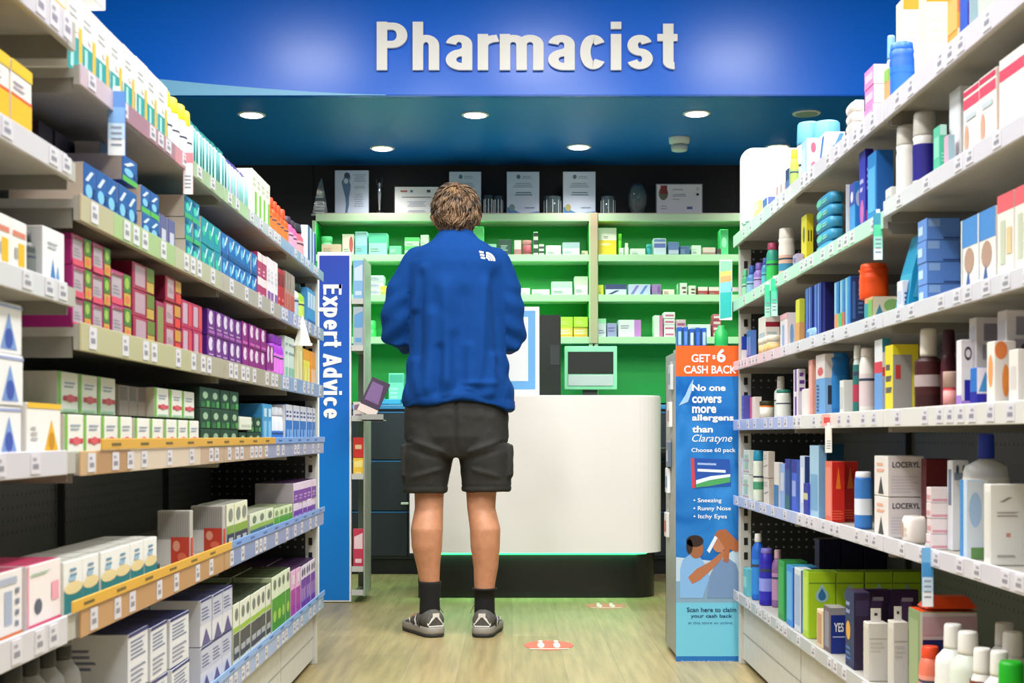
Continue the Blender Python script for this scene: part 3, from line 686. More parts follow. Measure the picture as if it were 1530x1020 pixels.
# ---- awards on the top of the cabinets ---------------------------------------------------
TZ = zc(318)+.0005; TD = CD+.10
def board(x0, x1, y0, yb, label, frame, face, extra, name='framed_certificate', lean=0, fr=.012):
    d = TD; w = (x1-x0)*d/F; h = (yb-y0)*d/F; r = empty(name, ((x0+x1)/2*d/F-765*d/F, d, TZ))
    m = MB(); m.box(-w/2, w/2, 0, .014, 0, h, frame, bev=.002); m.box(-.03, .03, .014, .06, 0, .01, frame); m.build('frame', r)
    m = MB(); e = -.0006; m.face([(-w/2+fr, e, fr), (w/2-fr, e, fr), (w/2-fr, e, h-fr), (-w/2+fr, e, h-fr)], face)
    for i, q in enumerate(extra):
        u0, v0, u1, v1, c = q[:5]; ee = e-.0004*(i+1); X = lambda u: -w/2+u*w; Z = lambda v: v*h
        if len(q) > 5 and q[5] == 'e': m.face([(X((u0+u1)/2)+(X(u1)-X(u0))/2*math.cos(2*PI*k/16), ee, Z((v0+v1)/2)+(Z(v1)-Z(v0))/2*math.sin(2*PI*k/16)) for k in range(16)], c)
        elif len(q) > 5 and q[5] == 'l':
            st = (v1-v0)/q[6]
            for k in range(q[6]):
                ins = (k % 3)*.06*(u1-u0); m.face([(X(u0+ins), ee, Z(v0+st*k)), (X(u1-ins), ee, Z(v0+st*k)), (X(u1-ins), ee, Z(v0+st*(k+.4))), (X(u0+ins), ee, Z(v0+st*(k+.4)))], c)
        elif len(q) > 5 and q[5] == 'p': m.face([(X(a), ee, Z(b)) for a, b in q[6]], c)
        else: m.face([(X(u0), ee, Z(v0)), (X(u1), ee, Z(v0)), (X(u1), ee, Z(v1)), (X(u0), ee, Z(v1))], c)
    m.build('certificate', r); tag(r, label, 'certificate', 'certificates standing on the green cabinets'); return r
pale = mat('c4d2ea', .35); ln = '8c9cb8'
fig = [(.30,.93),(.44,.93),(.47,.84),(.43,.76),(.47,.68),(.46,.55),(.42,.40),(.42,.22),(.36,.03),(.30,.03),(.33,.25),(.31,.42),(.24,.60),(.20,.75),(.26,.80)]
board(500,551,250,318,'pale certificate with a tall blue grey standing figure, beside the glass award','9fb0c8',pale,[(.2,0,.5,1,'5878a0','p',fig),(.28,.82,.44,.95,'3a4c68','e'),(.27,.70,.40,.82,'b9cce0','e'),(.56,.75,.92,.93,ln,'l',4),(.56,.6,.9,.66,ln,'l',2),(.56,.2,.85,.5,'a0aec8','l',6)], fr=.003)
board(588,657,271,316,'wide framed certificate with black frame left of the customer head','101214','dfe4ea',[(.15,.78,.3,.84,'b06a50'),(.36,.77,.42,.85,'5c7ca0'),(.72,.77,.8,.86,'40505c'),(.18,.6,.82,.66,'5c6470','l',1),(.3,.3,.7,.5,'9aa4b4','l',4),(.3,.12,.7,.2,'9aa4b4','l',2)], fr=.008)
for (a, b, lab) in ((671,719,'pale blue footed certificate directly above the customer head'),(757,806,'pale certificate with blue wave foot, between the dark tumblers'),(841,890,'pale certificate with blue wave foot and gold seal, nearest the tan post')):
    board(a, b, 251, 317, lab, 'aab4c6', pale, [(.02,.01,.98,.16,'3f7fc0','p',[(.02,.02),(.98,.02),(.98,.10),(.7,.07),(.45,.05),(.2,.14),(.02,.2)]),(.3,.83,.42,.93,'4c7088','e'),(.46,.84,.75,.92,ln,'l',2),(.2,.64,.8,.76,ln,'l',3),(.25,.46,.78,.56,'50788c','l',2),(.07,.1,.25,.26,'6f9c9c' if a != 841 else 'a8a464','e'),(.55,.17,.85,.21,'4c5c8c','l',1)], fr=.003)
board(980,1050,269,317,'wide framed certificate with a red and green crest, right of the glass vase','8a8c94','e4e4ee',[(.06,.48,.26,.9,'6a6c58','e'),(.1,.68,.24,.94,'8c2c34'),(.36,.8,.58,.86,ln,'l',1),(.36,.6,.64,.7,ln,'l',2),(.36,.5,.5,.54,ln,'l',1),(.66,.2,.78,.28,'5060a0'),(.86,.62,.92,.7,'283858','e'),(.86,.8,.92,.9,ln,'l',2),(.1,.2,.24,.36,'b8b8c4','l',2)], fr=.006)
GL = mat('c8dce4', .08, trans=.85, alpha=1); GL2 = mat('8fa4ac', .1, trans=.75)
# facetted glass spire award
m = MB(); xg, dg_, _ = P(478, 318, TD); s = TD/F
pr = [(-12,0),(12,0),(8,30),(3,56),(-2,48),(-7,25)]
m.rings([[(x*s, 0, z*s) for x, z in pr], [(x*s*.8, .03, z*s) for x, z in pr]], GL, sm=False)
for k in (4, 9, 14, 20, 27): m.box(-8*s+k*.06*s, 7*s-k*.08*s, -.0012, -.0002, (k)*s, (k+1.6)*s, mat('dfe8ea', .3))
m.box(-13*s, 13*s, -.005, .035, -.0, 2.5*s, mat('b8c4c8', .2, trans=.5))
tag(m.build('glass_award', loc=(xg, TD, TZ)), 'clear facetted glass spire award at the near end of the cabinet top', 'award')
# slim figurine trophy
r = tag(empty('trophy', (P(567,318,TD)[0], TD, TZ)), 'slim silver and black figure trophy between two certificates', 'trophy')
m = MB(); m.lathe([(6*s,0),(6*s,4*s),(4*s,6*s)], mat('14161a',.3)); m.build('base', r)
m = MB(); m.lathe([(1.2*s,6*s),(1.6*s,14*s),(2.6*s,30*s),(2.8*s,38*s),(1.2*s,42*s),(2.2*s,47*s),(1*s,50*s)], mat('d4dade',.2,metal=.8)); m.tube([(0,0,38*s),(-3*s,0,46*s),(-5*s,0,54*s)], 1*s, mat('3c4048',.3)); m.tube([(0,0,38*s),(3*s,0,46*s),(4*s,0,56*s)], 1*s, mat('3c4048',.3)); m.build('figure', r)
def tumbler(a, b, y0, lab, nm='glass_tumbler', vase=False):
    x = P((a+b)/2, 318, TD)[0]; w = (b-a)*s/2; h = (318-y0)*s; m = MB()
    if vase: pf = [(w*.55,0),(w*.6,h*.05),(w*.95,h*.35),(w,h*.6),(w*.75,h*.85),(w*.45,h),(w*.4,h*.98),(w*.68,h*.83),(w*.9,h*.6),(w*.85,h*.36),(w*.4,h*.1)]
    else: pf = [(w*.9,0),(w,h*.05),(w*1.0,h),(w*.93,h),(w*.9,h*.1)]
    m.lathe(pf, GL2, n=20)
    for k in range(8):
        a_ = 2*PI*k/8; 
        if not vase: m.box(w*1.0*math.cos(a_)-.002, w*math.cos(a_)+.002, w*math.sin(a_)-.002, w*math.sin(a_)+.002, h*.1, h*.8, mat('9aaab0', .2))
    tag(m.build(nm, loc=(x, TD, TZ)), lab, 'glass' if not vase else 'vase', None if vase else 'engraved glass tumblers on the cabinets')
tumbler(723,737,288,'engraved glass tumbler just right of the customer head')
tumbler(738,751,289,'engraved glass tumbler touching the left side of the wave certificate')
tumbler(813,838,290,'wide dark glass tumbler between the two wave certificates')
tumbler(898,919,290,'dark glass tumbler right of the gold sealed certificate')
tumbler(938,967,270,'dark tinted glass vase left of the crest certificate', 'glass_vase', True)

# ---- counter ----------------------------------------------------------------------------
CT = 6.43; X_ = lambda px: (px-765)*CT/F; Zp = lambda py: CAMZ+(650-py)*CT/F
u = tag(empty('service_counter', (X_(800), CT, 0)), 'white curved service counter on a black plinth', 'counter'); ox = X_(800)
def outline(x0, x1, dep, r, y=0, n=10):
    pts = [(x0, y+dep), (x0, y+.0)] 
    pts += [(x1-r+r*math.sin(PI/2*k/n), y+r-r*math.cos(PI/2*k/n)) for k in range(n+1)]
    pts += [(x1, y+dep)]
    return pts
zt, zb_ = Zp(590), Zp(826)
wht = mat('f1efed', .32, noise=.015, nscale=3)
m = MB(); o_ = outline(X_(612)-ox, X_(992)-ox, .62, .14); 
def prism(m, o_, z0, z1, mt, bev=.006):
    bm = bmesh.new(); vs = [bm.verts.new((x, y, z0)) for x, y in o_]; f = bm.faces.new(vs)
    r_ = bmesh.ops.extrude_face_region(bm, geom=[f]); 
    for v in r_['geom']:
        if isinstance(v, bmesh.types.BMVert): v.co.z = z1
    bmesh.ops.recalc_face_normals(bm, faces=bm.faces[:])
    if bev: bmesh.ops.bevel(bm, geom=[e for e in bm.edges if abs(e.verts[0].co.z-e.verts[1].co.z) < 1e-6 and e.verts[0].co.z > (z0+z1)/2], offset=bev, segments=2, affect='EDGES')
    m.addbm(bm, mt); bm.free()
prism(m, o_, zb_, zt, wht); m.build('front_panel', u)
m = MB(); prism(m, outline(X_(624)-ox, X_(983)-ox, .5, .12, y=.05), 0, zb_, mat('0b0d0f', .22), 0); m.build('plinth', u)
m = MB(); o2 = outline(X_(640)-ox, X_(975)-ox, .45, .11, y=.035)
m.tube([(x, y, zb_-.006) for x, y in o2[1:-1]], .004, mat('2cff70', .4, emit=5)); m.build('light_strip', u)
l = bpy.data.lights.new('counter_led', 'AREA'); l.shape = 'RECTANGLE'; l.size = 1.0; l.size_y = .03; l.energy = 2.2; l.color = (.25, 1, .4)
lo_ = bpy.data.objects.new('counter_led', l); COL.objects.link(lo_); lo_.location = (ox, CT+.035, zb_-.012)
for (x, y, e) in ((-.95,7.15,8),(1.3,6.9,8),(.1,7.2,5)):   # green floor wash thrown by the dispensary lighting
    l = bpy.data.lights.new('green_wash', 'AREA'); l.size = .5; l.energy = e; l.color = (.3, 1, .45)
    lo_ = bpy.data.objects.new('green_wash', l); COL.objects.link(lo_); lo_.location = (x, y, 1.98)
# framed white screen standing on the counter
d_ = 6.5; xa, xb = (700-765)*d_/F, (806-765)*d_/F; h_ = CAMZ+(650-458)*d_/F-zt
m = empty('notice_stand', ((xa+xb)/2, d_, zt)); w_ = (xb-xa)/2; tag(m, 'white upright frame with a blue border standing on the counter', 'frame')
q = MB(); q.box(-w_, w_, 0, .03, 0, h_, mat('eef0f2', .35), bev=.003); q.build('frame', m)
q = MB(); q.box(-w_+.02, w_-.02, -.002, 0, .03, h_-.02, mat('6cb0ec', .4)); q.box(-w_+.05, w_-.055, -.0035, -.002, .07, h_-.05, mat('e9edf4', .4)); q.build('poster', m)
# dark tower and monitor behind the counter
q = MB(); d_ = 7.12; q.box((806-765)*d_/F, (838-765)*d_/F, d_, d_+.3, .72, CAMZ+(650-470)*d_/F, mat('0a0c0e', .35), bev=.006); q.box((822-765)*d_/F, (836-765)*d_/F, d_-.003, d_, CAMZ+(650-545)*d_/F, CAMZ+(650-515)*d_/F, mat('202428', .4))
tag(q.build('computer_tower'), 'black computer tower behind the counter next to the white frame', 'computer')
d_ = 7.22; x0, x1 = (843-765)*d_/F, (922-765)*d_/F; z0, z1 = CAMZ+(650-582)*d_/F, CAMZ+(650-517)*d_/F; xm = (x0+x1)/2
r = tag(empty('monitor', (xm, d_, z0)), 'desktop monitor with a black screen and pale green lit surround', 'monitor'); w_ = (x1-x0)/2; h_ = z1-z0
q = MB(); q.box(-w_, w_, 0, .03, 0, h_, mat('8fe8b8', .4), bev=.003); q.build('housing', r)
q = MB(); q.box(-w_+.02, w_-.02, -.003, 0, h_*.36, h_-.03, mat('010202', .5)); q.build('screen', r)
q = MB(); q.box(-w_+.02, w_-.02, -.008, 0, .02, h_*.34, mat('b9c4c8', .4), bev=.002); q.build('chin', r)
q = MB(); q.box(-.04, .04, .03, .06, .721-z0, h_*.4, mat('303436')); q.box(-.11, .11, -.03, .14, .721-z0, .731-z0, mat('303436'), bev=.002); q.build('stand', r)
r = tag(empty('desk', (.5, 7.07, 0)), 'dark staff desk behind the white counter carrying the monitor', 'desk')
q = MB(); q.box(-.6, .6, 0, .46, .69, .72, mat('1c1f24', .4), bev=.003); q.build('desktop', r)
for sx_ in (-1, 1):
    q = MB(); q.box(sx_*.57, sx_*.595, .02, .44, 0, .69, mat('15171b', .5)); q.build('leg', r)

# ---- Expert Advice sign and its rack ------------------------------------------------------
d_ = 6.29; x0, x1 = (474-765)*d_/F, (524.5-765)*d_/F; z1 = CAMZ+(650-376)*d_/F
m_ = bpy.data.materials.new('sign_print'); m_.use_nodes = True; nt = m_.node_tree; b = nt.nodes['Principled BSDF']
tc = nt.nodes.new('ShaderNodeTexCoord'); sx = nt.nodes.new('ShaderNodeSeparateXYZ'); cr = nt.nodes.new('ShaderNodeValToRGB')
cr.color_ramp.elements[0].position = .35; cr.color_ramp.elements[0].color = hexlin('0078d0'); cr.color_ramp.elements[1].position = 1; cr.color_ramp.elements[1].color = hexlin('1238b0')
mr = nt.nodes.new('ShaderNodeMath'); mr.operation = 'DIVIDE'; mr.inputs[1].default_value = 1.65
nt.links.new(tc.outputs['Object'], sx.inputs[0]); nt.links.new(sx.outputs['Z'], mr.inputs[0]); nt.links.new(mr.outputs[0], cr.inputs[0]); nt.links.new(cr.outputs[0], b.inputs['Base Color']); b.inputs['Roughness'].default_value = .35
r = tag(empty('expert_advice_sign', (0, d_, 0)), 'tall blue Expert Advice sign panel with white edges at the end of the left run', 'sign')
q = MB(); q.box(x0, x1, .002, .03, .004, z1, mat('f0f4f8', .35), bev=.002); q.build('frame', r)
q = MB(); q.box(x0+.01, x1-.008, 0, .002, .012, z1-.018, m_); q.build('panel', r)
q = MB(); top = CAMZ+(650-425)*d_/F; bot = CAMZ+(650-627)*d_/F; xl, xr = (483-765)*d_/F, (511-765)*d_/F
stroke_text(q, 'Expert Advice', mat('f6f6f6', .4), lambda u, v, d: (xl+v, -.0006-d, top-u), top-bot, xr-xl, ext=.003); q.build('lettering', r)
# rack behind / beside the sign
xr0, xr1 = (525-765)*d_/F+.001, (545-765)*d_/F
r = tag(empty('display_rack', (0, d_, 0)), 'narrow grey display rack of leaflets and packs beside the Expert Advice sign', 'rack')
GR = mat('a6a8a4', .45)
q = MB(); q.box(xr1-.006, xr1, .0, .28, .03, CAMZ+(650-385)*d_/F, GR, bev=.001); q.build('side_panel', r)
q = MB(); q.box(xr0, xr1-.006, .27, .28, .03, CAMZ+(650-385)*d_/F, mat('70736f')); q.build('back_panel', r)
for py in (885, 850, 712, 625, 520, 450):
    z = CAMZ+(650-py)*d_/F; q = MB(); q.box(xr0, xr1-.007, .0, .268, z-.012, z, GR, bev=.001); q.box(xr0, xr1-.007, -.003, 0, z-.012, z+.014, mat('c4c6c2')); q.build('shelf', r)
def rk(yb, yt, c, c2, lab, n=1, name='leaflet'):
    z0 = CAMZ+(650-yb)*d_/F+.001; z1 = CAMZ+(650-yt)*d_/F; W = xr1-xr0-.012
    q = MB(); h = z1-z0; q.box(-W/2, W/2, 0, .02, 0, h, c, bev=.001); q.face([(-W*.4,-.0006,h*.5),(W*.4,-.0006,h*.5),(W*.4,-.0006,h*.9),(-W*.4,-.0006,h*.8)], c2); q.face([(-W*.3,-.001,h*.15),(W*.3,-.001,h*.15),(W*.3,-.001,h*.25),(-W*.3,-.001,h*.25)], c2)
    tag(q.build(name, loc=((xr0+xr1)/2, d_+.01, z0)), lab, 'leaflet' if name == 'leaflet' else 'box')
rk(450,388,'7fb4e0','c4dcec','pale blue leaflet at the top of the rack beside the sign')
rk(520,458,'a4b4c0','5f9cd0','grey blue leaflet second from the top of the rack')
rk(712,684,'f0c43c','f4e08c','yellow carton low in the rack under the red carton',name='carton')
z_ = CAMZ+(650-684)*d_/F+.002
q = MB(); W = xr1-xr0-.012; q.box(-W/2,W/2,0,.04,0,30*d_/F,'d8342c',bev=.001); q.face([(-W*.3,-.0006,.04),(W*.3,-.0006,.04),(W*.3,-.0006,.06),(-W*.3,-.0006,.06)],'f4d4a0'); tag(q.build('carton',loc=((xr0+xr1)/2,d_+.01,z_)),'red carton stacked above the yellow one in the rack','box')
rk(850,790,'c83c58','f0d4dc','crimson and pink pack low in the rack beside the sign',name='carton')
rk(625,600,'e0d8d0','8c6c90','small white and purple card on the rack under the tilted pack',name='carton')
# tilted purple magazine sticking out
q = MB(); q.box(-.045, .045, 0, .012, 0, .17, '3c2048', bev=.001); q.face([(-.045,-.0006,0),(.045,-.0006,0),(.045,-.0006,.035),(-.045,-.0006,.035)],'e8d8d0'); q.face([(-.035,-.0006,.06),(.035,-.0006,.06),(.02,-.0006,.15),(-.035,-.0006,.15)],'7c5c94')
o = q.build('magazine', loc=((548-765)*6.2/F, 6.17, CAMZ+(650-618)*6.2/F)); o.rotation_euler = (-.12, .42, 0); q = MB(); zz_ = CAMZ+(650-622)*6.2/F; q.box(xr1, xr1+.10, -.13, .0, zz_-.02, zz_-.015, GR); q.box(xr1, xr1+.10, -.13, -.127, zz_-.02, zz_+.01, GR); q.build('holder', r)
tag(o, 'dark purple magazine tilting out of the rack toward the customer', 'magazine')

# ---- cash back poster stand ---------------------------------------------------------------
dt, db = 4.72, 4.60
x0, x1 = (1010-765)*4.66/F, (1108-765)*4.66/F; zt = CAMZ+(650-518)*dt/F
r = tag(empty('poster_stand', (x0, 4.64, 0)), 'freestanding display stand with blue allergy poster and orange cash back header', 'display stand')
Wd = x1-x0
q = MB(); q.box(0, .008, .03, .33, .02, zt-.02, mat('9c9e9a', .45, noise=.1), bev=.001); q.box(Wd-.008, Wd, .03, .33, .02, zt-.02, GR); q.box(.0, Wd, .32, .33, .02, zt-.1, GR); q.build('frame', r)
for z in (.12, .36, .6, .84):
    q = MB(); q.box(.009, Wd-.009, .035, .318, z-.01, z, GR); q.build('shelf', r)
Hh = zt; lean = .0
fnp = lambda u, v, e=0: (u*Wd, .02-e, .003+v*(Hh-.003))
def quad(q, u0, v0, u1, v1, c, e): q.face([fnp(u0,v0,e), fnp(u1,v0,e), fnp(u1,v1,e), fnp(u0,v1,e)], c)
py2v = lambda py: (CAMZ+(650-py)*4.66/F-.003)/(Hh-.003)
px2u = lambda px: (px-1010)/98
pm = bpy.data.materials.new('poster_sky'); pm.use_nodes = True; nt = pm.node_tree; b = nt.nodes['Principled BSDF']; tc = nt.nodes.new('ShaderNodeTexCoord')
nz = nt.nodes.new('ShaderNodeTexNoise'); nz.inputs['Scale'].default_value = 5; nz.inputs['Distortion'].default_value = 1.2; cr = nt.nodes.new('ShaderNodeValToRGB')
cr.color_ramp.elements[0].position = .35; cr.color_ramp.elements[0].color = hexlin('0f62b4'); cr.color_ramp.elements[1].position = .75; cr.color_ramp.elements[1].color = hexlin('3a8fd8')
nt.links.new(tc.outputs['Object'], nz.inputs['Vector']); nt.links.new(nz.outputs['Fac'], cr.inputs[0]); nt.links.new(cr.outputs[0], b.inputs['Base Color']); b.inputs['Roughness'].default_value = .25
q = MB(); q.box(0, Wd, .02, .028, .003, Hh, mat('2a6cb8', .4), bev=.001)
quad(q, 0, py2v(900), 1, py2v(562), pm, .0006); quad(q, 0, py2v(562), 1, 1, mat('ea6428', .3), .0008)
# sea, hills and soft light of the photograph
quad(q, 0, py2v(900), 1, py2v(868), mat('7ca0b8'), .001); quad(q, .0, py2v(1003), 1, py2v(900), mat('6cc0dc', .3), .001); quad(q, 0, py2v(1003), 1, py2v(980), mat('1a6cb4', .3), .0014)
q.face([fnp(.0,py2v(832),.0012), fnp(.0,py2v(868),.0012), fnp(1,py2v(868),.0012), fnp(1,py2v(815),.0012), fnp(.6,py2v(838),.0012)], 'b9cfe0')
q.build('poster', r)
q = MB()
tx = lambda s, px, py, W=None, H=None, c='f2f6fa', e=.0022, bold=.02, shear=0: put_text(q, s, mat(c, .4), lambda u, v, d: fnp(px2u(px)+u/Wd, py2v(py), e)[:2]+(fnp(0, py2v(py))[2]+v,), W=W and W*4.66/F, H=H and H*4.66/F, bold=bold, shear=shear)
tx('GET', 1033, 541, 28, 12); tx('$', 1064, 537, 5, 7); tx('6', 1071, 541, 13, 20, bold=.03); tx('CASH BACK', 1022, 558, 78, 12); q.build('header_lettering', r); q = MB()
for s, y, w in (('No one',584,50),('covers',602,44),('more',617,36),('allergens',631,62),('than',646,31)): tx(s, 1034, y, w, 10 if s != 'allergens' else 12, bold=.03)
tx('Claratyne', 1034, 663, 60, 14, shear=.3, bold=0)
tx('Choose 60 pack', 1033, 677, 66, 8, bold=.01); q.build('claim_lettering', r); q = MB()
for s, y, w in (('• Sneezing',752,42),('• Runny Nose',764,56),('• Itchy Eyes',776,50)): tx(s, 1036, y, w, 8, bold=.01)
q.build('bullet_lettering', r); q = MB()
tx('Scan here to claim', 1026, 914, 74, 7, c='16486c'); tx('your cash back', 1032, 924, 62, 7, c='16486c'); tx('at this store or online', 1028, 932, 66, 4, c='2c6488', bold=0)
tx('See pack for details. Always read the label', 1018, 990, 78, 4, c='c4dcf0', bold=0); tx('and follow the directions for use.', 1018, 996, 60, 4, c='c4dcf0', bold=0)
q.build('footer_lettering', r)
# printed pack and the two people of the photograph
q = MB(); e = .0018
def poly(P_, c, e): q.face([fnp(px2u(a), py2v(b), e) for a, b in P_], c)
poly([(1032,684),(1090,686),(1092,726),(1034,729)], mat('1c50a8'), e); poly([(1032,684),(1037,684),(1039,729),(1034,729)], 'c8404c', e+.0004)
poly([(1040,722),(1060,716),(1091,712),(1091,720),(1060,726),(1040,728)], '48a05c', e+.0004); poly([(1040,717),(1062,711),(1091,708),(1091,712),(1060,717),(1040,723)], 'dfeaf2', e+.0006)
poly([(1042,700),(1084,702),(1084,706),(1042,704)], 'e8eef8', e+.0006); poly([(1042,691),(1070,692),(1070,695),(1042,694)], '9cb8e4', e+.0006)
q.build('pack_print', r); q = MB()
poly([(1016,893),(1016,850),(1020,836),(1030,828),(1046,832),(1056,846),(1060,862),(1050,893)], '7fb0e0', e)          # man in a pale blue shirt
poly([(1056,893),(1060,860),(1072,838),(1086,832),(1100,842),(1106,866),(1104,893)], '6f8cb4', e+.0002)               # woman in blue
poly([(1028,862),(1040,850),(1062,838),(1080,822),(1084,828),(1066,848),(1046,866),(1034,872)], 'b0704c', e+.0005)     # arm
def ell(cx, cy, rx, ry, c, e): q.face([fnp(px2u(cx+rx*math.cos(2*PI*k/16)), py2v(cy+ry*math.sin(2*PI*k/16)), e) for k in range(16)], c)
ell(1040,820,11,14,'9c6444',e+.0006); ell(1038,808,13,9,'30221c',e+.0008); ell(1030,816,5,11,'30221c',e+.0008)
ell(1074,812,10,13,'b87c5c',e+.0006); poly([(1066,802),(1072,792),(1084,790),(1094,800),(1106,812),(1112,820),(1100,824),(1090,820),(1088,840),(1080,838),(1082,818),(1074,804)], 'a8643c', e+.0009)
poly([(1056,822),(1068,800),(1072,803),(1060,826)], 'dfe8f0', e+.0011)
q.build('couple_print', r); q = MB()
poly([(1024,590),(1030,576),(1036,566),(1034,582),(1028,600),(1014,606)], mat('9cc4e8'), e)
q.build('swirl_print', r)
# hooks and small packs along the aisle side of the stand
for i, (py, c, c2, lab) in enumerate([(545,'c8ccd0','8c9ca8','grey sachet pegged highest on the side of the poster stand'),(600,'e8e4e0','c08890','white sachet pegged below the header on the side of the poster stand'),(660,'5c6c80','b8c4d0','slate sachet pegged halfway down the side of the poster stand'),(700,'e4e8ec','6c9cc0','white sachet pegged just below the middle of the poster stand side'),(768,'d4d4d0','c84c44','white sachet with a red mark pegged low on the poster stand side')]):
    z = CAMZ+(650-py)*4.75/F; q = MB(); q.box(-.012, 0, 0, .07, -.09, 0, c, bev=.002); q.face([(-.0126,.01,-.07),(-.0126,.06,-.07),(-.0126,.06,-.03),(-.0126,.01,-.03)], c2); q.box(-.009, .002, .03, .036, .0, .012, GR)
    tag(q.build('sachet', loc=(x0-.0005, 4.72+i*.03, z)), lab, 'sachet', 'sachets pegged on the poster stand')
for i in range(5):
    q = MB(); w_ = .017; hh = .075+random.uniform(-.006,.008); q.box(-w_/2, w_/2, 0, .05, 0, hh, mat('2458b4', .35), bev=.0015); q.face([(-w_*.3,-.0005,hh*.2),(w_*.3,-.0005,hh*.2),(w_*.3,-.0005,hh*.8),(-w_*.3,-.0005,hh*.8)], ['9cc0ec','5c8cd4','c4d4ec','3c70c4','a8c8ec'][i]); q.face([(-w_*.4,-.0008,hh*.02),(w_*.4,-.0008,hh*.02),(w_*.4,-.0008,hh*.14),(-w_*.4,-.0008,hh*.14)], 'c87884')
    tag(q.build('carton', loc=(x0+.018+i*.0215, 4.70, zt-.01), rotz=0), 'slim blue carton in the poster stand top tray, '+ORD[i]+' from the counter side', 'box', 'slim blue cartons on the poster stand')
q = MB(); q.box(0.003, Wd*.95, 0, .07, -.012, 0, GR); o = q.build('tray', r, loc=(0, .05, zt-.0105))

q = MB(); dl_ = 4.69; q.box(0, 19*dl_/F, 0, .002, 0, 90*dl_/F, 'e4ece8'); ww = 19*dl_/F
for (v0, v1, c) in ((.02,.45,'2cb8b4'),(.45,.62,'7cc8e8'),(.62,.72,'e8a86c'),(.72,.8,'d4d86c'),(.8,.98,'8cd8a8')): q.face([(.002,-.0006,v0*90*dl_/F),(ww-.002,-.0006,(v0+.03)*90*dl_/F),(ww-.002,-.0006,(v1+.02)*90*dl_/F if v1 < .95 else v1*90*dl_/F),(.002,-.0006,v1*90*dl_/F)], c)
q.box(ww-.002, ww+.03, 0, .002, .1, .115, 'c6c6c0')
tag(q.build('leaflet', loc=((1075-765)*dl_/F, dl_, CAMZ+(650-478)*dl_/F)), 'teal and rainbow striped leaflet clipped to the end post of the right shelves', 'leaflet')
pk = MB(); pk.lathe([(.020,0),(.024,.01),(.024,.06),(.012,.075),(.012,.085)], mat('2cb85c',.3), sx=1, sy=.7); pk.build
tag(pk.build('bottle', loc=(x0+.145+.022, 4.72, zt-.0095)), 'small green bottle standing behind the slim blue cartons on the poster stand', 'bottle')
# floor stickers
def sticker(px, py, wpx, hpx, lab, c='e05848'):
    d = F*CAMZ/(py-650); w = wpx*d/F; dd = F*CAMZ/(py-hpx/2-650)-F*CAMZ/(py+hpx/2-650)
    q = MB(); q.lathe([(.5,0),(.5,.0012)], mat(c,.4), sx=w, sy=dd, n=24, sm=False)
    for s_ in (-1, 1):
        q.lathe([(.5,.0012),(.5,.0018)], mat('eee6dc',.4), c=(s_*w*.16, 0, 0), sx=w*.14, sy=dd*.6, n=14, sm=False); q.lathe([(.5,.0012),(.5,.0018)], mat('eee6dc',.4), c=(s_*w*.16, dd*.42*1, 0), sx=w*.1, sy=dd*.2, n=14, sm=False)
    q.box(-w*.4, w*.4, -dd*.42, -dd*.36, .0012, .0018, mat('eee6dc',.4))
    tag(q.build('floor_sticker', loc=((px-765)*d/F, d, .0003)), lab, 'sticker', 'red floor stickers with white shoe marks')
sticker(820, 964, 74, 14, 'red floor sticker with white shoe marks in front of the counter')
sticker(905, 905, 60, 8, 'red floor sticker partly under the foot of the counter', 'd88070')
# ============================ goods on the left-hand run ==================================
W_ = 'f1efe9'; 
TOOTH = B('f0efe8', [(0,0,1,.46,'2c9a9a'),(.70,0,.92,.62,'e0b840'),(.15,.05,.35,.42,'a8dcd4'),(.1,.70,.8,.86,'c8ccd4','l',2),(.40,.52,.66,.62,'e8e4dc','e')], [(.1,.1,.9,.8,'dcdcd4')])
z = zs('L1')
BOXNAME[0] = 'toothcare_box'
row(-1,z,101,252,-22,8,TOOTH,'white and teal toothpaste pack with yellow stripe',dep=.10,lift=0)
row(-1,z+.146,101,160,-190,3,B('eef0f2',[(.1,.1,.9,.3,'b8c4d8','l',2),(.2,.5,.8,.8,'ccd6e4')]),'plain white carton lying on the toothpaste packs',dep=.10)
row(-1,z,253,293,130,4,BT('efeee8','f0dc1c',label='f6f4ee',label2='c8dcec',capf=.26,neck=.8,capw=.86),'white bottle with a bright yellow cap on the top shelf',dep=.06)
row(-1,z,295,346,176,11,BL('2d8f90','bfe8e4','1f7f80'),'teal carded toothbrush on the top shelf',dep=.04)
row(-1,z,347,378,232,8,BL('5a4ca0','c4bce8','7fd0b8'),'purple carded toothbrush on the top shelf',dep=.04)
row(-1,z,378,404,250,4,B('e8eadc',[(.5,.05,.95,.6,'7cc03c'),(.1,.7,.9,.9,'c4ccb8','l',2)]),'white carton with a lime block on the top shelf',dep=.06)
row(-1,z,404,434,285,5,BT('e8541c','d8481c',label='f07838',capf=.25,neck=.6),'orange bottle on the top shelf',dep=.05)
row(-1,z,435,447,320,2,BT('e05c98','3c3040',label='f09cbc',capf=.2,neck=.7),'pink bottle with a dark cap on the top shelf',dep=.05)
row(-1,z,448,459,328,1,BT('d8586c','2c2c34',label='f0a0a8',capf=.25,neck=.8),'rose bottle with a black cap near the far end',dep=.05)
row(-1,z,460,471,335,2,B('c8d0e8',[(0,0,.5,1,'28408c')]),'white and navy upright carton on the far end of the top shelf',dep=.06)
row(-1,z,472,480,348,1,B('1c3c94',[(.2,.2,.8,.5,'4868b8')]),'dark blue carton last on the top left shelf',dep=.06)
BLUE = B('1c58a8', [(.0,.0,1,.2,'58b84c'),(.1,.25,.7,.55,'7fc4ec','e'),(.05,.6,.8,.85,'d4e4f4','d'),(.75,.3,.98,.5,'0c3c84')], side='d2c0b0')
z = zs('L2')
row(-1,z,127,206,240,5,BLUE,'blue toothpaste carton with green foot, first run on the shelf',dep=.12)
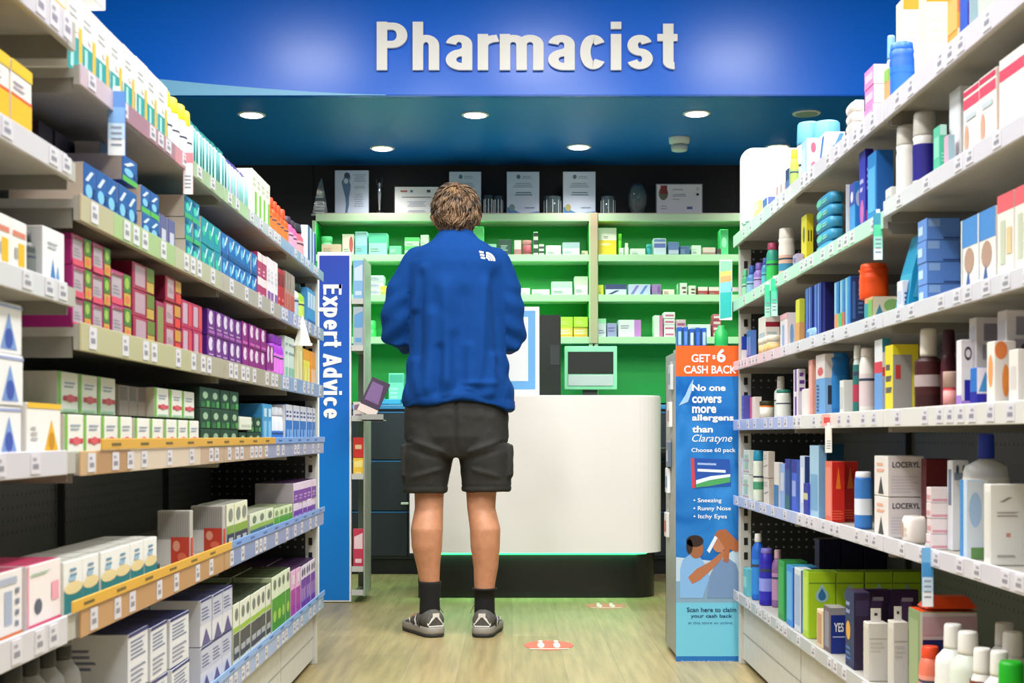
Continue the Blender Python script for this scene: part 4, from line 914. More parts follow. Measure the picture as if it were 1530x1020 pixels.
row(-1,z,183,206,228,1,BLUE,'blue toothpaste carton stacked on the end of the first run',dep=.12,lift=.082)
row(-1,z,150,182,205,2,B('24508c',[(.1,.3,.8,.6,'6088b8','d')],side='c9bcae'),'dark blue carton stored behind the first toothpaste run',dep=.045,sb=.05,lift=.09)
row(-1,z,60,140,166,4,B('26223c',[(.1,.3,.8,.5,'6a5c7c','l',2)],side='3c2430'),'near black navy carton stacked behind the beige ended cartons',dep=.10,sb=.10,lift=.085)
row(-1,z,213,240,275,2,BLUE,'blue toothpaste carton in the second run',dep=.12,layers=2)
row(-1,z,241,262,318,2,B('5c5c94',[(.2,.2,.8,.6,'c8c8dc')],side='ccc4b8'),'low violet carton with a beige end',dep=.12)
TURQ = B('1488a8', [(0,0,1,.22,'3cb070'),(.1,.3,.6,.7,'48d0b4','e'),(.5,.4,.95,.85,'b4dcf0','d'),(.0,.75,.4,.95,'164c90')], side='d0c6b8')
row(-1,z,278,300,290,2,TURQ,'turquoise toothpaste carton with pale ends',dep=.12,layers=3)
BLU2 = B('1a64b4', [(.1,.35,.55,.8,'5fb8e4','e'),(.45,.5,.95,.9,'dcecf8','d'),(0,0,1,.18,'144890')], side='cfc8be')
row(-1,z,301,331,322,3,B('1690a4', [(.1,.3,.6,.7,'34c49c','e'),(.45,.5,.95,.9,'d0ecf4','d')], side='cfc8be'),'sea green toothpaste carton mid shelf',dep=.12,layers=2)
row(-1,z,332,384,345,6,BLU2,'bright blue toothpaste carton mid shelf',dep=.12,layers=2)
row(-1,z,385,399,375,2,B('b03468',[(0,.65,1,1,'f0dce0'),(.1,.1,.6,.4,'f0c0d0','l',2)]),'magenta and blush carton after the blue run',dep=.12,layers=2)
row(-1,z,400,415,382,3,B('ece4ec',[(.1,.1,.9,.3,'8c5c9c'),(.2,.5,.8,.8,'c8d0d8','l',3)]),'white tall carton with a violet foot',dep=.10)
row(-1,z,416,426,398,2,B('b82c34',[(.1,.6,.9,.9,'7c2028'),(.2,.1,.8,.4,'e08070','l',2)]),'dark red carton near the far end of the second shelf',dep=.10)
row(-1,z,427,441,403,4,B('b88c80',[(0,.6,1,1,'a4988c'),(.1,.1,.9,.5,'c4604c')]),'brown and rust carton near the far end of the second shelf',dep=.10)
row(-1,z,442,450,415,1,BT('e4e8f0','dfe6ec',label='b0c8e4',capf=.2),'slim white tube bottle near the far end',dep=.05)
row(-1,z,451,459,420,1,BT('98c83c','182c2c',label='c4e060',capf=.22,neck=.7),'lime bottle with a black cap by the sign',dep=.05)
row(-1,z,460,475,428,3,B('4898d8',[(.1,.5,.9,.9,'c8e0f4'),(0,0,1,.2,'205ca8')]),'sky blue carton last on the second left shelf',dep=.08)
MAG = B('b42c70', [(.04,.12,.52,.92,'b8a8b4'),(.1,.3,.46,.6,'8c8490','l',3),(.60,.45,.98,.98,'4c7c2c'),(.66,.55,.9,.9,'9cbc50','e'),(.62,.05,.96,.42,'c8a838'),(.68,.1,.9,.36,'e0704c','e'),(.0,0,.55,.2,'d84868'),(.04,.84,.52,.9,'94304c')], side='a81c74', top='7c1858')
RED = B('a81c40', [(.1,.15,.5,.9,'c0a0ac'),(.16,.35,.46,.6,'907c88','l',3),(.60,.5,.98,.95,'c89038'),(.62,.05,.96,.42,'d83c34')], side='6c1030', top='581028')
z = zs('L3')
BOXNAME[0] = 'lozenge_box'
row(-1,z,109,166,324,2,MAG,'magenta and lime small carton in the tallest near stack',dep=.13,layers=3)
row(-1,z,167,197,400,1,MAG,'magenta and lime small carton in the lower stack behind the tall one',dep=.13,layers=2)
row(-1,z,200,233,386,1,B('a42450', [(.1,.15,.55,.9,'b898a8'),(.62,.45,.98,.98,'6c7c34'),(.62,.05,.96,.42,'c0a048')], side='7c1038'),'dark cherry and green carton in the third stack',dep=.13,layers=3)
row(-1,z,234,246,448,1,B('9c2c5c', [(.1,.15,.9,.9,'8c8c50')], side='5c1030'),'single low cherry carton between the stacks',dep=.1)
row(-1,z,247,272,410,1,RED,'red and orange small carton in the fourth stack',dep=.13,layers=3)
row(-1,z,273,303,446,2,B('b42458', [(.1,.15,.55,.9,'c4a4b8'),(.62,.1,.96,.9,'d04454')], side='5c1880'),'raspberry small carton next to the purple run',dep=.13,layers=2)
PUR = B('6c2484', [(.12,.42,.72,.96,'e0d0e8','e'),(.55,.55,.78,.8,'8c6ca4','e'),(.1,.08,.9,.2,'a85cb0'),(.1,.25,.7,.32,'b890c0')], side='4c1880', top='3c1468')
row(-1,z,312,362,460,5,PUR,'purple carton with a white dot, nearer run',dep=.13,layers=2)
PUR2 = B('8c1c7c', [(.12,.42,.72,.96,'e4d0e4','e'),(.55,.55,.78,.8,'a45ca4','e'),(.1,.08,.9,.2,'c45cb0')], side='5c1880', top='4c1468')
row(-1,z,363,398,479,4,PUR2,'plum carton with a white dot, farther run',dep=.13,layers=2)
row(-1,z,399,410,513,2,PUR2,'single layer plum carton with a white dot',dep=.13)
row(-1,z,404,414,470,1,B('c8c4cc',[(.1,.1,.9,.9,'b4b0bc','l',8)]),'tall pale grey carton behind the plum cartons',dep=.08,sb=.14)
row(-1,z,411,426,497,3,BT('a838d0','8c30b8',label='e07ce4',capf=.2,neck=.7),'violet bottle with a pink label',dep=.05)
row(-1,z,427,441,500,3,B('cfe0d8',[(.1,.1,.9,.3,'8cc4a8'),(.1,.6,.9,.65,'8898a0'),(.1,.8,.9,.85,'8898a0')]),'pale mint tall carton beside the violet bottles',dep=.10)
row(-1,z,442,453,508,2,B('ded8a0',[(.3,.1,.7,.8,'f0ecc8')]),'pale yellow tall carton below the white triangle',dep=.10)
row(-1,z,454,464,520,2,B('ece050',[(0,.7,1,1,'f0a424'),(.2,.1,.8,.5,'f4ec90')],side='d8b838'),'yellow and orange carton at the far end of the third shelf',dep=.10)
row(-1,z,465,475,524,2,B('f0982c',[(.1,.1,.9,.5,'f8c8a8')]),'orange carton last on the third left shelf',dep=.10)
GRN = B('edeee6', [(0,0,.16,1,'7cb848'),(.3,.62,.9,.8,'98a4b8','l',2),(.25,.30,.95,.42,'c8404c'),(.4,.26,.8,.46,'d8606c','e'),(.2,.04,.9,.1,'a8ccb0')], side='d8ccc0', top='5c8a44')
z = zs('L4')
BOXNAME[0] = 'tablet_box'
row(-1,z,96,200,618,4,GRN,'white and green carton with a red dash, lower row near end',dep=.10)
row(-1,z,201,299,624,5,GRN,'white and green carton with a red dash, lower row far part',dep=.10)
row(-1,z,85,175,553,3,GRN,'white and green carton with a red dash, upper row near end',dep=.10,sb=.03,lift=.0665)
row(-1,z,180,221,574,3,B('8c7c74',[(.1,.5,.9,.95,'5c5450','b',5)],side='a89c94'),'grey brown carton with bar print, upper row middle',dep=.10,sb=.025,lift=.0665)
row(-1,z,232,292,578,3,GRN,'white and green carton with a red dash, upper row far end',dep=.10,sb=.01,lift=.0665)
DG = B('17402a', [(.25,.45,.75,.8,'9cbc9c','e'),(.1,.05,.5,.3,'2c6c40'),(.6,.05,.9,.35,'4c9c4c')], side='0f2a1c', top='0c2418')
row(-1,z,300,357,577,4,DG,'dark green carton with a pale oval, nearer columns',dep=.10,layers=3)
row(-1,z,358,391,622,3,DG,'dark green carton with a pale oval, farther columns',dep=.10,layers=2,cols=[1,2,2])
row(-1,z,359,378,622,1,B('e4ecdc',[(.1,.2,.9,.4,'c4ccb8')]),'cream blank card box on the dark green cartons',dep=.05,lift=.045,sb=-.004)
row(-1,z,393,407,602,2,B('4aa0d8',[(.2,.1,.8,.6,'88c8f0'),(.2,.7,.8,.9,'c0e0f4')],side='3a94d0'),'light blue tall carton beside the dark green cartons',dep=.10)
row(-1,z,408,426,606,3,BT('dfe4ee','cfd4de',label='3c7cd0',capf=.22,neck=.8,lab=(.02,.5)),'white bottle with a blue lower label',dep=.05)
row(-1,z,427,476,603,9,B('2c78cc', [(0,.62,1,1,'e0e4f0'),(.1,.7,.9,.9,'3c4c90','l',2),(.2,.1,.8,.4,'7cb4ec')],side='e0e4ec'),'blue carton with a white head on the fourth shelf',dep=.08)
z = zs('L5')
BOXNAME[0] = 'medicine_box'
row(-1,z,97,236,840,6,B('eef0ee', [(0,0,1,.46,'1c8088'),(.0,.36,1,.6,'ecd8a0','e'),(.3,.7,.7,.9,'6c94b0','l',2),(.25,.62,.6,.7,'9cc0dc')], side='e4e4dc', top='d8d8d0'),'white teal and gold carton on the yellow railed shelf',dep=.10)
row(-1,z,237,243,830,1,BT('3c4444','c8d0c8',capf=.3,neck=.5),'small dark bottle between the teal and grey cartons',dep=.02)
GREY = B('b8b6b2', [(.2,.1,.9,.5,'d83c28')], Sd=[(.02,.5,.98,.95,'94928f','b',14),(.1,.4,.9,.48,'8c8a88','l',2),(.0,.0,.42,.48,'dcdad6'),(.42,.02,.98,.52,'c8402c'),(.48,.26,.70,.46,'e8a088','e'),(.62,.08,.9,.24,'e06c50','e')], side='aaa8a4')
row(-1,z,284,289,762,1,GREY,'large grey carton with red lower corner, nearer the camera',dep=.068,back=1)
row(-1,z,334,338,755,1,GREY,'large grey carton with red lower corner, farther from the camera',dep=.075)
row(-1,z,340,371,753,3,B('e4e8cc', [(0,0,1,.34,'3c3c50'),(0,.34,1,.52,'86a83c'),(.2,.6,.8,.9,'848c84','e'),(.2,.15,.8,.25,'c8c8c8')], side='c4c4bc',top='a8a8a0'),'cream green and slate tall carton on the blue railed shelf',dep=.07)
row(-1,z,374,409,768,3,B('dfe8cc', [(0,0,1,.38,'54748c'),(0,.38,1,.55,'9cc04c'),(.3,.62,.8,.9,'6c8068','e')], side='b8b8a8',top='b0b4a0'),'cream green and blue short carton on the blue railed shelf',dep=.10)
row(-1,z,411,437,760,4,B('d8e8bc', [(0,0,1,.6,'5cac3c'),(.2,.65,.8,.9,'88a868','e')], side='b8c09c',top='98a880'),'leaf green short carton on the blue railed shelf',dep=.10)
PV = B('ead8ee', [(0,0,1,.62,'7c3cac'),(.15,.15,.85,.45,'c4a4dc','l',2)], side='b4acb4', top='50285c')
row(-1,z,439,480,722,5,PV,'purple and white small carton by the sign',dep=.12,layers=2)
z = zs('L6')
NAV = B('e2e4ea', [(.1,.55,.9,.9,'7880a0','l',5),(.1,.1,.9,.45,'8c90a8','l',4),(0,.94,1,1,'2c3078')], Sd=[(.1,.4,.5,.8,'7c8098','l',4)], side='d8dae0', top='2c3070')
row(-1,z,192,223,948,1,NAV,'white and navy carton, nearest of the bottom shelf stacks',dep=.11,layers=2,back=2)
row(-1,z,226,252,938,1,NAV,'white and navy carton, second of the bottom shelf stacks',dep=.11,layers=2,back=2)
row(-1,z,256,284,925,1,NAV,'white and navy carton, third of the bottom shelf stacks',dep=.11,layers=2,back=2)
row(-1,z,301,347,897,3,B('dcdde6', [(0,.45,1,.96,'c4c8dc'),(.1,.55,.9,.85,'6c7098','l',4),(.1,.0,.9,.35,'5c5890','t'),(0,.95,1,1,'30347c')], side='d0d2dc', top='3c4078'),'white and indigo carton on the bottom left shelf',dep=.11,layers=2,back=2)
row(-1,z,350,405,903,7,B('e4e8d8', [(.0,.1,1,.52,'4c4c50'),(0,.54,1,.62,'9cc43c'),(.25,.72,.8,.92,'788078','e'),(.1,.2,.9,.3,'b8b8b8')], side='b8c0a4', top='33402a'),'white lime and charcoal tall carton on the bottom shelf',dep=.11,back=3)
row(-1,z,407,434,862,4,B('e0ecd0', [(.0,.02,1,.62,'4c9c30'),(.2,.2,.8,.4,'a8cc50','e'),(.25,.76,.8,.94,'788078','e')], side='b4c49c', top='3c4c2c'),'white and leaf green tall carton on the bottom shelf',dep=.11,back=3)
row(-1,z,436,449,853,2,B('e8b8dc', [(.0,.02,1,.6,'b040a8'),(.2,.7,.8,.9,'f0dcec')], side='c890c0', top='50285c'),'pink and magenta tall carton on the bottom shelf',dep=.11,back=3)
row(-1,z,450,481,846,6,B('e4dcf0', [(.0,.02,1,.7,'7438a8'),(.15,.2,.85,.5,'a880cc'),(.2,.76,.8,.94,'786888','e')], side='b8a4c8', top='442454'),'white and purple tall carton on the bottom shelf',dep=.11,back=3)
# near unit
BOXNAME[0] = 'carton'
z = 1.41-.008
row(-1,z,40,100,-90,2,B('f0c020', [(0,.4,1,1,'f4ece0')]),'yellow foot carton on the topmost near shelf',dep=.1)
z = 1.20-.008
YB = B('f4f0e8', [(0,0,1,.52,'f4bc14'),(.0,.52,1,.56,'e0582c'),(.1,.62,.7,.76,'a89cb0','l',2),(0,.84,1,1,'f2c81c')], Sd=[(0,0,1,.2,'9c84b0')], side='e4dcd8', top='f2c81c')
row(-1,z,-60,50,26,3,YB,'white and yellow carton with orange line on the second near shelf',dep=.10)
z = 1.011-.008
row(-1,z,-70,42,286,4,B('f2f0ec', [(.45,.1,.85,.6,'f0b818'),(.1,.7,.9,.8,'d8806c'),(.2,.3,.4,.5,'a8a8a0')], side='e4e0d8'),'white carton with a yellow panel on the third near shelf',dep=.10)
row(-1,z,45,60,342,1,BT('3c4440','2c3030',label='6c7470',capf=.2),'small dark bottle between white cartons on the third near shelf',dep=.04)
row(-1,z,64,97,335,1,B('f0f0f2', [(.3,.05,.6,.5,'3c7cc0','t'),(.55,.05,.8,.4,'6c9cd4','t'),(.2,.65,.8,.8,'b0b4c0','l',2)], side='dfe0e4'),'white carton with blue peaks on the third near shelf',dep=.10)
z = .765-.008
DROP = B('f1f1f4', [(.35,.08,.85,.8,'7c9cd8','t'),(.48,.1,.72,.5,'3c54b0','e'),(0,.9,1,.95,'9ca8d4')], side='e2e2ea')
row(-1,z,-76,36,427,2,DROP,'white carton with a blue drop in the tall near stack',dep=.12,layers=3)
row(-1,z,40,93,600,1,B('f2f1ee', [(.5,.08,.92,.7,'f0b41c','t'),(.62,.1,.8,.45,'c88c14','e'),(0,.9,1,1,'f4c030'),(.1,.3,.3,.6,'b8b8b8','l',3)], side='e8e4dc'),'white carton with a yellow drop beside the blue drop stack',dep=.12)
z = .522-.008
row(-1,z,-66,37,874,2,B('f0ecec', [(0,0,1,.06,'e0783c'),(.4,.2,.65,.7,'a8b4cc'),(.75,.15,.9,.8,'7c8494','l',4),(.1,.8,.8,.9,'b0b8cc')], side='e0dcdc', top='a83458'),'white carton with an orange foot line and crimson top',dep=.12,back=2)
row(-1,z,41,95,846,1,B('f4ecec', [(0,0,1,.06,'e0487c'),(.0,.0,.05,1,'f09cb0'),(.2,.2,.42,.45,'586070','e'),(.7,.35,.92,.65,'f0a8b8'),(.1,.82,.7,.9,'a8c0a8','l',1)], side='e8dce0', top='c03864'),'white carton with pink edges beside the teal and gold cartons',dep=.12,back=2)
z = .232-.008
row(-1,z,36,131,985,4,BT('a9aaac','2c2e30',label='c4c6c8',capf=.16,neck=.5,label2='8c8e92'),'silver grey bottle with a dark cap on the lowest near shelf',dep=.07,sb=.04)
print('LEFT', COUNT[0])
# ============================ goods on the right-hand run =================================
def one(z, xf, xn, xs, yt, mk, desc, sb=0, n=1, layers=1, lift=0, name=None, cat=None, **k):
    if mk.kind in ('bottle', 'jar') and n == 1:
        dc = F*(LAT[1]+max(sb, 0))/(xf-765); w = (xs-xf)*dc/F*.96; h = CAMZ+(650-yt)*dc/F-z-lift
        dc = min(dc, 4.585-w/2)
        for q_ in RZ.values():
            if z+.08 < q_[1] < z+.35 and not (q_[0] == 1.268 and z < 1.1): h = min(h, q_[1]-.016-z-lift)
        p = mk(w, h, w, name or mk.kind); p.location = (LAT[1]+max(sb, 0)+w/2+.002, dc+(w/2 if 'tub' != name else w/2), z+lift+.0006); p.rotation_euler = (0, 0, -PI/2)
        p.location.x -= w/2
        lw = len(desc.split()); print('LONG', desc) if lw > 16 else None; tag(p, desc, cat or name or mk.kind); COUNT[0] += 1; return
    d = lat_d(1, xn, sb); dep = max(.012, (xs-xn)*d/F)
    row(1, z, xn, xf, yt, n, mk, desc, dep=dep, layers=layers, sb=sb, lift=lift, name=name, cat=cat, **k)
z = zs('R1')
BOXNAME[0] = 'skincare_box'
one(z,1447,1462,1500,-120,B('b8c8c8',[(.1,.1,.9,.5,'8ca8b0')],side='c4ccc8'),'grey green carton, nearest on the top right shelf')
one(z,1432,1444,1462,-110,B('2858c0',[(.1,.5,.9,.9,'5cb0e8')],Sd=[(0,0,.8,.35,'3c30a0'),(0,.5,1,1,'58b0e8')],side='2c60c8'),'blue carton beside the orange and pink one')
one(z,1414,1430,1443,-90,B('f0a040',[(0,.6,1,1,'e8607c'),(0,.2,1,.5,'f4b060')],Sd=[(0,.35,1,.6,'e87c5c'),(0,.6,1,1,'d84c7c'),(0,0,1,.2,'f4d4b8')],side='f0a444'),'orange and pink carton on the top right shelf')
CR = B('f4ead8',[(0,0,1,1,'f0dcc0')],Sd=[(.0,.90,1,1,'f0a030'),(.1,.2,.9,.8,'ecdcc4','l',6)],side='f6eede',top='f0a030')
one(z,1372,1384,1430,-14,CR,'large cream carton with an orange top, nearer the camera',sb=.03)
one(z,1337,1348,1378,-6,CR,'large cream carton with an orange top, behind the blue tub',sb=.045)
one(z,1334,1345,1374,60,BT('1a60d8','1c68e0',label='2470dc',capf=.12,neck=.9,shape='oval',capw=.95,ldots=False),'royal blue tub in front of the cream cartons',name='tub',sb=-.006)
one(z,1325,1332,1340,52,BT('dff0f4','7cb0dc',label='e0a0b8',capf=.3,neck=.7),'slim white bottle with a light blue cap behind the royal tub',sb=.01)
one(z,1320,1327,1338,100,B('f0a468',[(0,.7,1,1,'8cc45c'),(0,0,1,.25,'f8ecd8')],Sd=[(0,.7,1,1,'8cc45c'),(0,0,1,.25,'f8ecd8')],side='f0a468'),'small orange and green carton at the foot of the white bottle',sb=-.002)
one(z,1290,1304,1326,95,B('ec8cc4',[(.1,.3,.9,.7,'f4c0dc')],side='f6ecea'),'white carton with a pink face in the stack of three',layers=3)
one(z,1262,1274,1292,150,WP('efe8e4','d8ccc8','f4f0ec'),'cream soft pack beside the pink faced cartons',layers=4)
one(z,1268,1276,1290,148,B('a8c8ec',side='c0d8f0'),'pale blue carton behind the cream soft packs',sb=.03)
one(z,1221,1232,1262,196,B('f0f2f8',[(.1,.1,.9,.9,'3c78cc','d')],Sd=[(.05,.1,.6,.6,'3c78d0','d'),(.3,.35,.95,.95,'4c88d8','d')],side='f0f2f8'),'white carton with slanted blue stripes')
one(z,1195,1204,1224,205,B('a8ccec',[(.2,.2,.8,.8,'c4e0f4')],Sd=[(.3,.65,.7,.9,'b85c7c','e'),(.3,.2,.7,.45,'c06880','e')],side='b8d4f0'),'pale blue carton with two rosy dots')
one(z,1218,1232,1262,178,BT('eef2f6','62acdc',label='dfe8f2',capf=.3,neck=.85,capw=.95),'white bottle with a wide sky blue cap, nearer the camera',sb=.035)
one(z,1193,1206,1232,180,BT('eef2f6','62acdc',label='dfe8f2',capf=.3,neck=.85,capw=.95),'white bottle with a wide sky blue cap, farther from the camera',sb=.03)
one(z,1181,1186,1194,222,BT('d8dc4c','e8e038',label='a4c860',capf=.2,neck=.7),'yellow green bottle left of the pale blue carton')
one(z,1173,1178,1184,250,B('5468a8',[(0,.6,1,1,'283870')],side='8c98c8'),'slate blue slim carton beside the yellow green bottle')
one(z,1159,1168,1178,270,B('eceaf0',[(.2,.5,.8,.9,'c8a8a8')],Sd=[(.3,.1,.5,.95,'c87c70')],side='f0e8e8'),'white slim carton with a brick stripe',n=2)
one(z,1138,1146,1158,282,B('ece8ec',[(.1,.4,.9,.7,'4c6cc0')],Sd=[(.05,.4,.95,.7,'5c70b8')],side='ecebf0'),'white carton with a blue badge near the far end')
one(z,1126,1133,1142,298,B('ecd498',[(.1,.6,.9,.9,'f4ecd8')],side='e8c47c'),'pale amber carton near the far end of the top right shelf')
one(z,1107,1116,1127,312,BT('c8e8d4','d8f0e0',label='a0d8b8',capf=.25,neck=.6),'mint bottle near the far end of the top right shelf',n=2)
one(z,1096,1103,1112,326,BT('ece8e0','f0ece4',label='d8ccc4',capf=.2,neck=.6),'cream bottle last on the top right shelf')
# second shelf
z = zs('R2n')
one(z,1437,1488,1528,97,B('f4efec', [(.02,.72,.98,.86,'e8506c'),(.02,.9,.98,.97,'d83c60'),(.1,.1,.35,.5,'e8a890','e'),(.75,.08,.92,.16,'c83c5c'),(.2,.55,.8,.62,'c8d8e0')], Sd=[(.1,.1,.9,.9,'e8c8b8','l',10)], side='f2e0d6'),'white and pink carton with apricot end print',n=2)
one(z,1490,1530,1580,60,B('f4efec', [(.02,.72,.98,.86,'e8506c')], Sd=[(.1,.1,.9,.9,'e8c8b8','l',10)], side='f0dcd2'),'white and pink carton nearest the camera on the second shelf')
one(z,1417,1434,1460,125,B('dfe6ee',[(.1,.1,.9,.9,'e8eef4')],side='eef0f2'),'plain pale grey carton behind the pink striped cartons',sb=.02)
one(z,1410,1416,1424,200,B('f0b0cc',side='b8e0f0'),'thin pink and sky carton beside the green one')
one(z,1394,1404,1414,185,B('5cc8a4',[(.1,.4,.9,.8,'8ce0c4')],Sd=[(0,.8,1,1,'b8e4d8'),(.2,.3,.8,.5,'9ce4cc','l',3)],side='54c49c'),'mint green carton between the bottle and the thin carton',dummy=0) if 0 else one(z,1394,1404,1414,185,B('5cc8a4',[(.1,.4,.9,.8,'8ce0c4')],Sd=[(0,.8,1,1,'b8e4d8'),(.2,.3,.8,.5,'9ce4cc','l',3)],side='54c49c'),'mint green carton between the bottle and the thin carton')
one(z,1368,1383,1404,162,BT('eceae8','c9c6bf',label='241c88',capf=.3,neck=.92,capw=.96,lab=(.22,.85),ldots=False),'white bottle with a deep navy label and domed grey cap')
one(z,1343,1357,1379,163,BT('f2f0ec','d4d1ca',capf=.26,neck=.92,capw=.96),'plain white bottle with a domed cap')
one(z,1321,1330,1346,278,B('e0e4e0',[(.1,.3,.9,.6,'b8c0c0')],side='d8dcd8'),'small grey white carton at the foot of the plain white bottle')
z = zs('R2')
one(z,1294,1308,1334,222,B('2c84d4',[(.1,.2,.9,.8,'58b0ec')],Sd=[(.1,.1,.9,.9,'1c64b8')],side='1c6cc0',top='2c5c90'),'tall bright blue carton on the second right shelf')
one(z,1282,1292,1304,220,B('3428b4',[(.2,.1,.8,.4,'c85cb0','e'),(.2,.5,.8,.7,'b8b8ec','l',2)],Sd=[(.2,.5,.8,.8,'c8c8f0','l',4),(.1,.1,.8,.25,'c04c9c')],side='2c20a8'),'tall indigo carton with pale print')
one(z,1268,1276,1290,270,B('3c98e0',[(0,.6,1,1,'3c44b0'),(.2,.65,.7,.85,'dcdcf0','e')],Sd=[(.1,.55,.8,.85,'c8d0f0','e')],side='2c88dc'),'sky blue carton with a white star shaped mark')
d = lat_d(1,1267); m = MB(); m.box(0,.001,0,.10,0,.13,mat('d8dcdc',.3)); m.box(0,.0,0,.1,0,.13,mat('d8dcdc')) ; tag(m.build('shelf_divider',loc=(.78,d,z+.0006),rotz=-PI/2),'white upright shelf divider beside the sky blue carton','divider')
one(z,1216,1240,1264,283,WP('3c9cc8','9ce0c0','68c8b0'),'blue and mint soft wipes pack',layers=5,n=1)
one(z,1213,1228,1250,300,WP('58c0a0','2c80c0','c8d0a0'),'green soft wipes pack',layers=4,n=1) if 0 else None
one(z,1196,1204,1214,318,B('e4d428',[(.3,.5,.7,.8,'6c6420','e')],Sd=[(.2,.5,.4,.7,'5c5418'),(.6,.5,.8,.7,'5c5418')],side='e8dc2c'),'bright yellow carton standing high behind the white bottle',sb=.02)
one(z,1184,1190,1200,378,B('a89cc8',[(.2,.5,.8,.8,'6c5c94','e')],side='b8acd4'),'pale violet carton beside the white bottle',n=1)
one(z,1165,1175,1190,340,BT('ece6dc','ebe5db',label='e0b8a0',label2='3c90b4',capf=.2,neck=.95,capw=.96,lab=(.1,.6)),'rounded cream bottle with a teal and peach label')
one(z,1146,1154,1166,362,BT('2c9c84','a83c60',label='38c858',capf=.15,neck=.7),'green bottle with a maroon cap',n=1)
one(z,1138,1144,1150,385,BT('3c8cb8','3c50a0',label='58c0c8',capf=.2),'teal blue bottle beside the maroon capped bottle')
one(z,1127,1136,1144,392,BT('8c70c0','7458b0',label='b8a4dc',capf=.22),'lavender bottle on the second right shelf')
one(z,1116,1124,1134,396,BT('4c88c0','2c58a8',label='88c0d8',capf=.25,neck=.5),'steel blue bottle on the second right shelf')
one(z,1099,1110,1120,402,BT('48b478','58c488',label='98d8a8',capf=.2,neck=.6),'grass green bottle near the shelf end',n=2)
# third shelf
z = zs('R3')
BW = B('f0eee8', [(0,.62,1,1,'4c8cd8'),(.2,.25,.8,.6,'b89484','e'),(.3,.08,.6,.3,'3c5ca4','t'),(0,.0,.08,1,'dfe8f0')], side='e8e8e8')
one(z,1434,1486,1530,305,BW,'white carton with a blue top third and brown drawing',n=2)
one(z,1489,1540,1580,268,B('f2eee6', [(0,.80,1,1,'e86470'),(.2,.2,.5,.7,'c8d0b8'),(.6,.3,.9,.6,'e0c898')], side='ece4dc'),'white carton with a coral top on the third right shelf',n=2)
one(z,1370,1384,1434,322,B('6c98e4', [(.1,.3,.6,.7,'c4e0f0')], Sd=[(.05,.6,.4,.95,'8cb4f0'),(.5,.05,1,.12,'24488c')], side='5c8ce0', top='7ca8ec'),'periwinkle blue flat carton in the pile of four',layers=4)
d = lat_d(1,1352)
pw = MB(); Hh = CAMZ+(650-348)*d/F-z   # leaning tapered pouch
pw.rings([[(-.045,-.0,0),(.045,0,0),(.045,.075,0),(-.045,.075,0)],[(-.04,.012,Hh*.5),(.04,.012,Hh*.5),(.04,.07,Hh*.5),(-.04,.07,Hh*.5)],[(-.036,.034,Hh),(.036,.034,Hh),(.036,.066,Hh),(-.036,.066,Hh)]], mat('1c98c8',.35), sm=False)
pw.face([(.0458,.012,.03),(.0425,.05,.03),(.0405,.055,Hh*.7),(.0405,.03,Hh*.7)], mat('58b8e0',.35)); pw.face([(-.03,-.001,.01),(.03,-.001,.01),(.028,.008,Hh*.4),(-.028,.008,Hh*.4)], mat('2c7cb8',.35))
tag(pw.build('pouch',loc=(.788,d+.04,z+.0006),rotz=-PI/2),'teal blue tapered pouch leaning beside the pile of periwinkle cartons','pouch')
one(z,1338,1346,1378,418,B('ecebf0', [(.1,.3,.9,.7,'c8d0e8')], Sd=[(.1,.3,.6,.7,'4c4c9c','l',3)], side='ecebf0'),'low white carton at the foot of the teal pouch',sb=-.004)
ORB = B('e8a070', [(0,.0,.5,.8,'3c98a8'),(.5,.2,1,.9,'7cb858')], Sd=[(0,.0,.5,.7,'3c90a8','t'),(.4,.4,1,.9,'8cc070','e')], side='e4dcc0', top='c8d8a0')
one(z,1290,1302,1344,442,ORB,'small multicoloured carton supporting the orange tub',dummy=0) if 0 else one(z,1290,1302,1344,442,ORB,'small multicoloured carton supporting the orange tub')
dd_ = lat_d(1,1300); hz_ = (CAMZ+(650-442)*dd_/F)-z
one(z,1290,1302,1336,392,BT('f04c08','f4540c',label='f05010',capf=.16,neck=.98,shape='oval',capw=.98,ldots=False),'bright orange tub on the multicoloured carton',lift=hz_+.001,name='tub')
BS = B('1c5cb8', [(.0,0,.3,1,'9cd0e4'),(.4,0,.6,1,'58b0ec'),(.75,0,.9,1,'3c98e4')], Sd=[(.1,.2,.3,.9,'3c6cb0'),(.5,.3,.9,.8,'5c7cb0','l',6)], side='203c70', top='34506c')
one(z,1246,1270,1292,411,BS,'striped blue tall carton on the third right shelf',n=3)
one(z,1246,1257,1270,466,B('e88c58',[(.5,0,1,1,'48b878')],side='ec9060'),'small coral and green carton before the striped blue cartons',sb=-.006)
NB = B('101c98', [(.2,0,.4,1,'5870d8'),(.6,0,.75,1,'7890e4')], Sd=[(.1,0,.3,1,'38409c')], side='0c1058', top='141c60')
one(z,1202,1226,1246,420,NB,'deep blue tall carton with shiny stripes',n=2)
one(z,1202,1216,1232,488,WP('8cb4d4','c8dcec','5c8cc0'),'silver blue soft pack at the foot of the deep blue cartons',sb=-.006)
one(z,1188,1194,1202,445,B('d8d838',[(0,0,1,.5,'e0a060')],Sd=[(0,0,1,.5,'dca468')],side='ccd444'),'slim yellow and tan carton beside the deep blue cartons')
one(z,1165,1176,1190,466,B('ecdce4',[(.3,.1,.6,.7,'8cb0dc'),(0,.85,1,1,'e8a8b8')],Sd=[(.3,.1,.7,.7,'88b4dc','e')],side='f0e4ea'),'blush carton with a pale blue oval')
one(z,1132,1143,1164,470,B('ece4e0',[(.1,.1,.9,.6,'b8c8d0')],Sd=[(.0,.72,1,.84,'981c34'),(.1,.1,.9,.65,'b4c4cc','l',5)],side='ece4de'),'white carton with a dark red bar on the third right shelf')
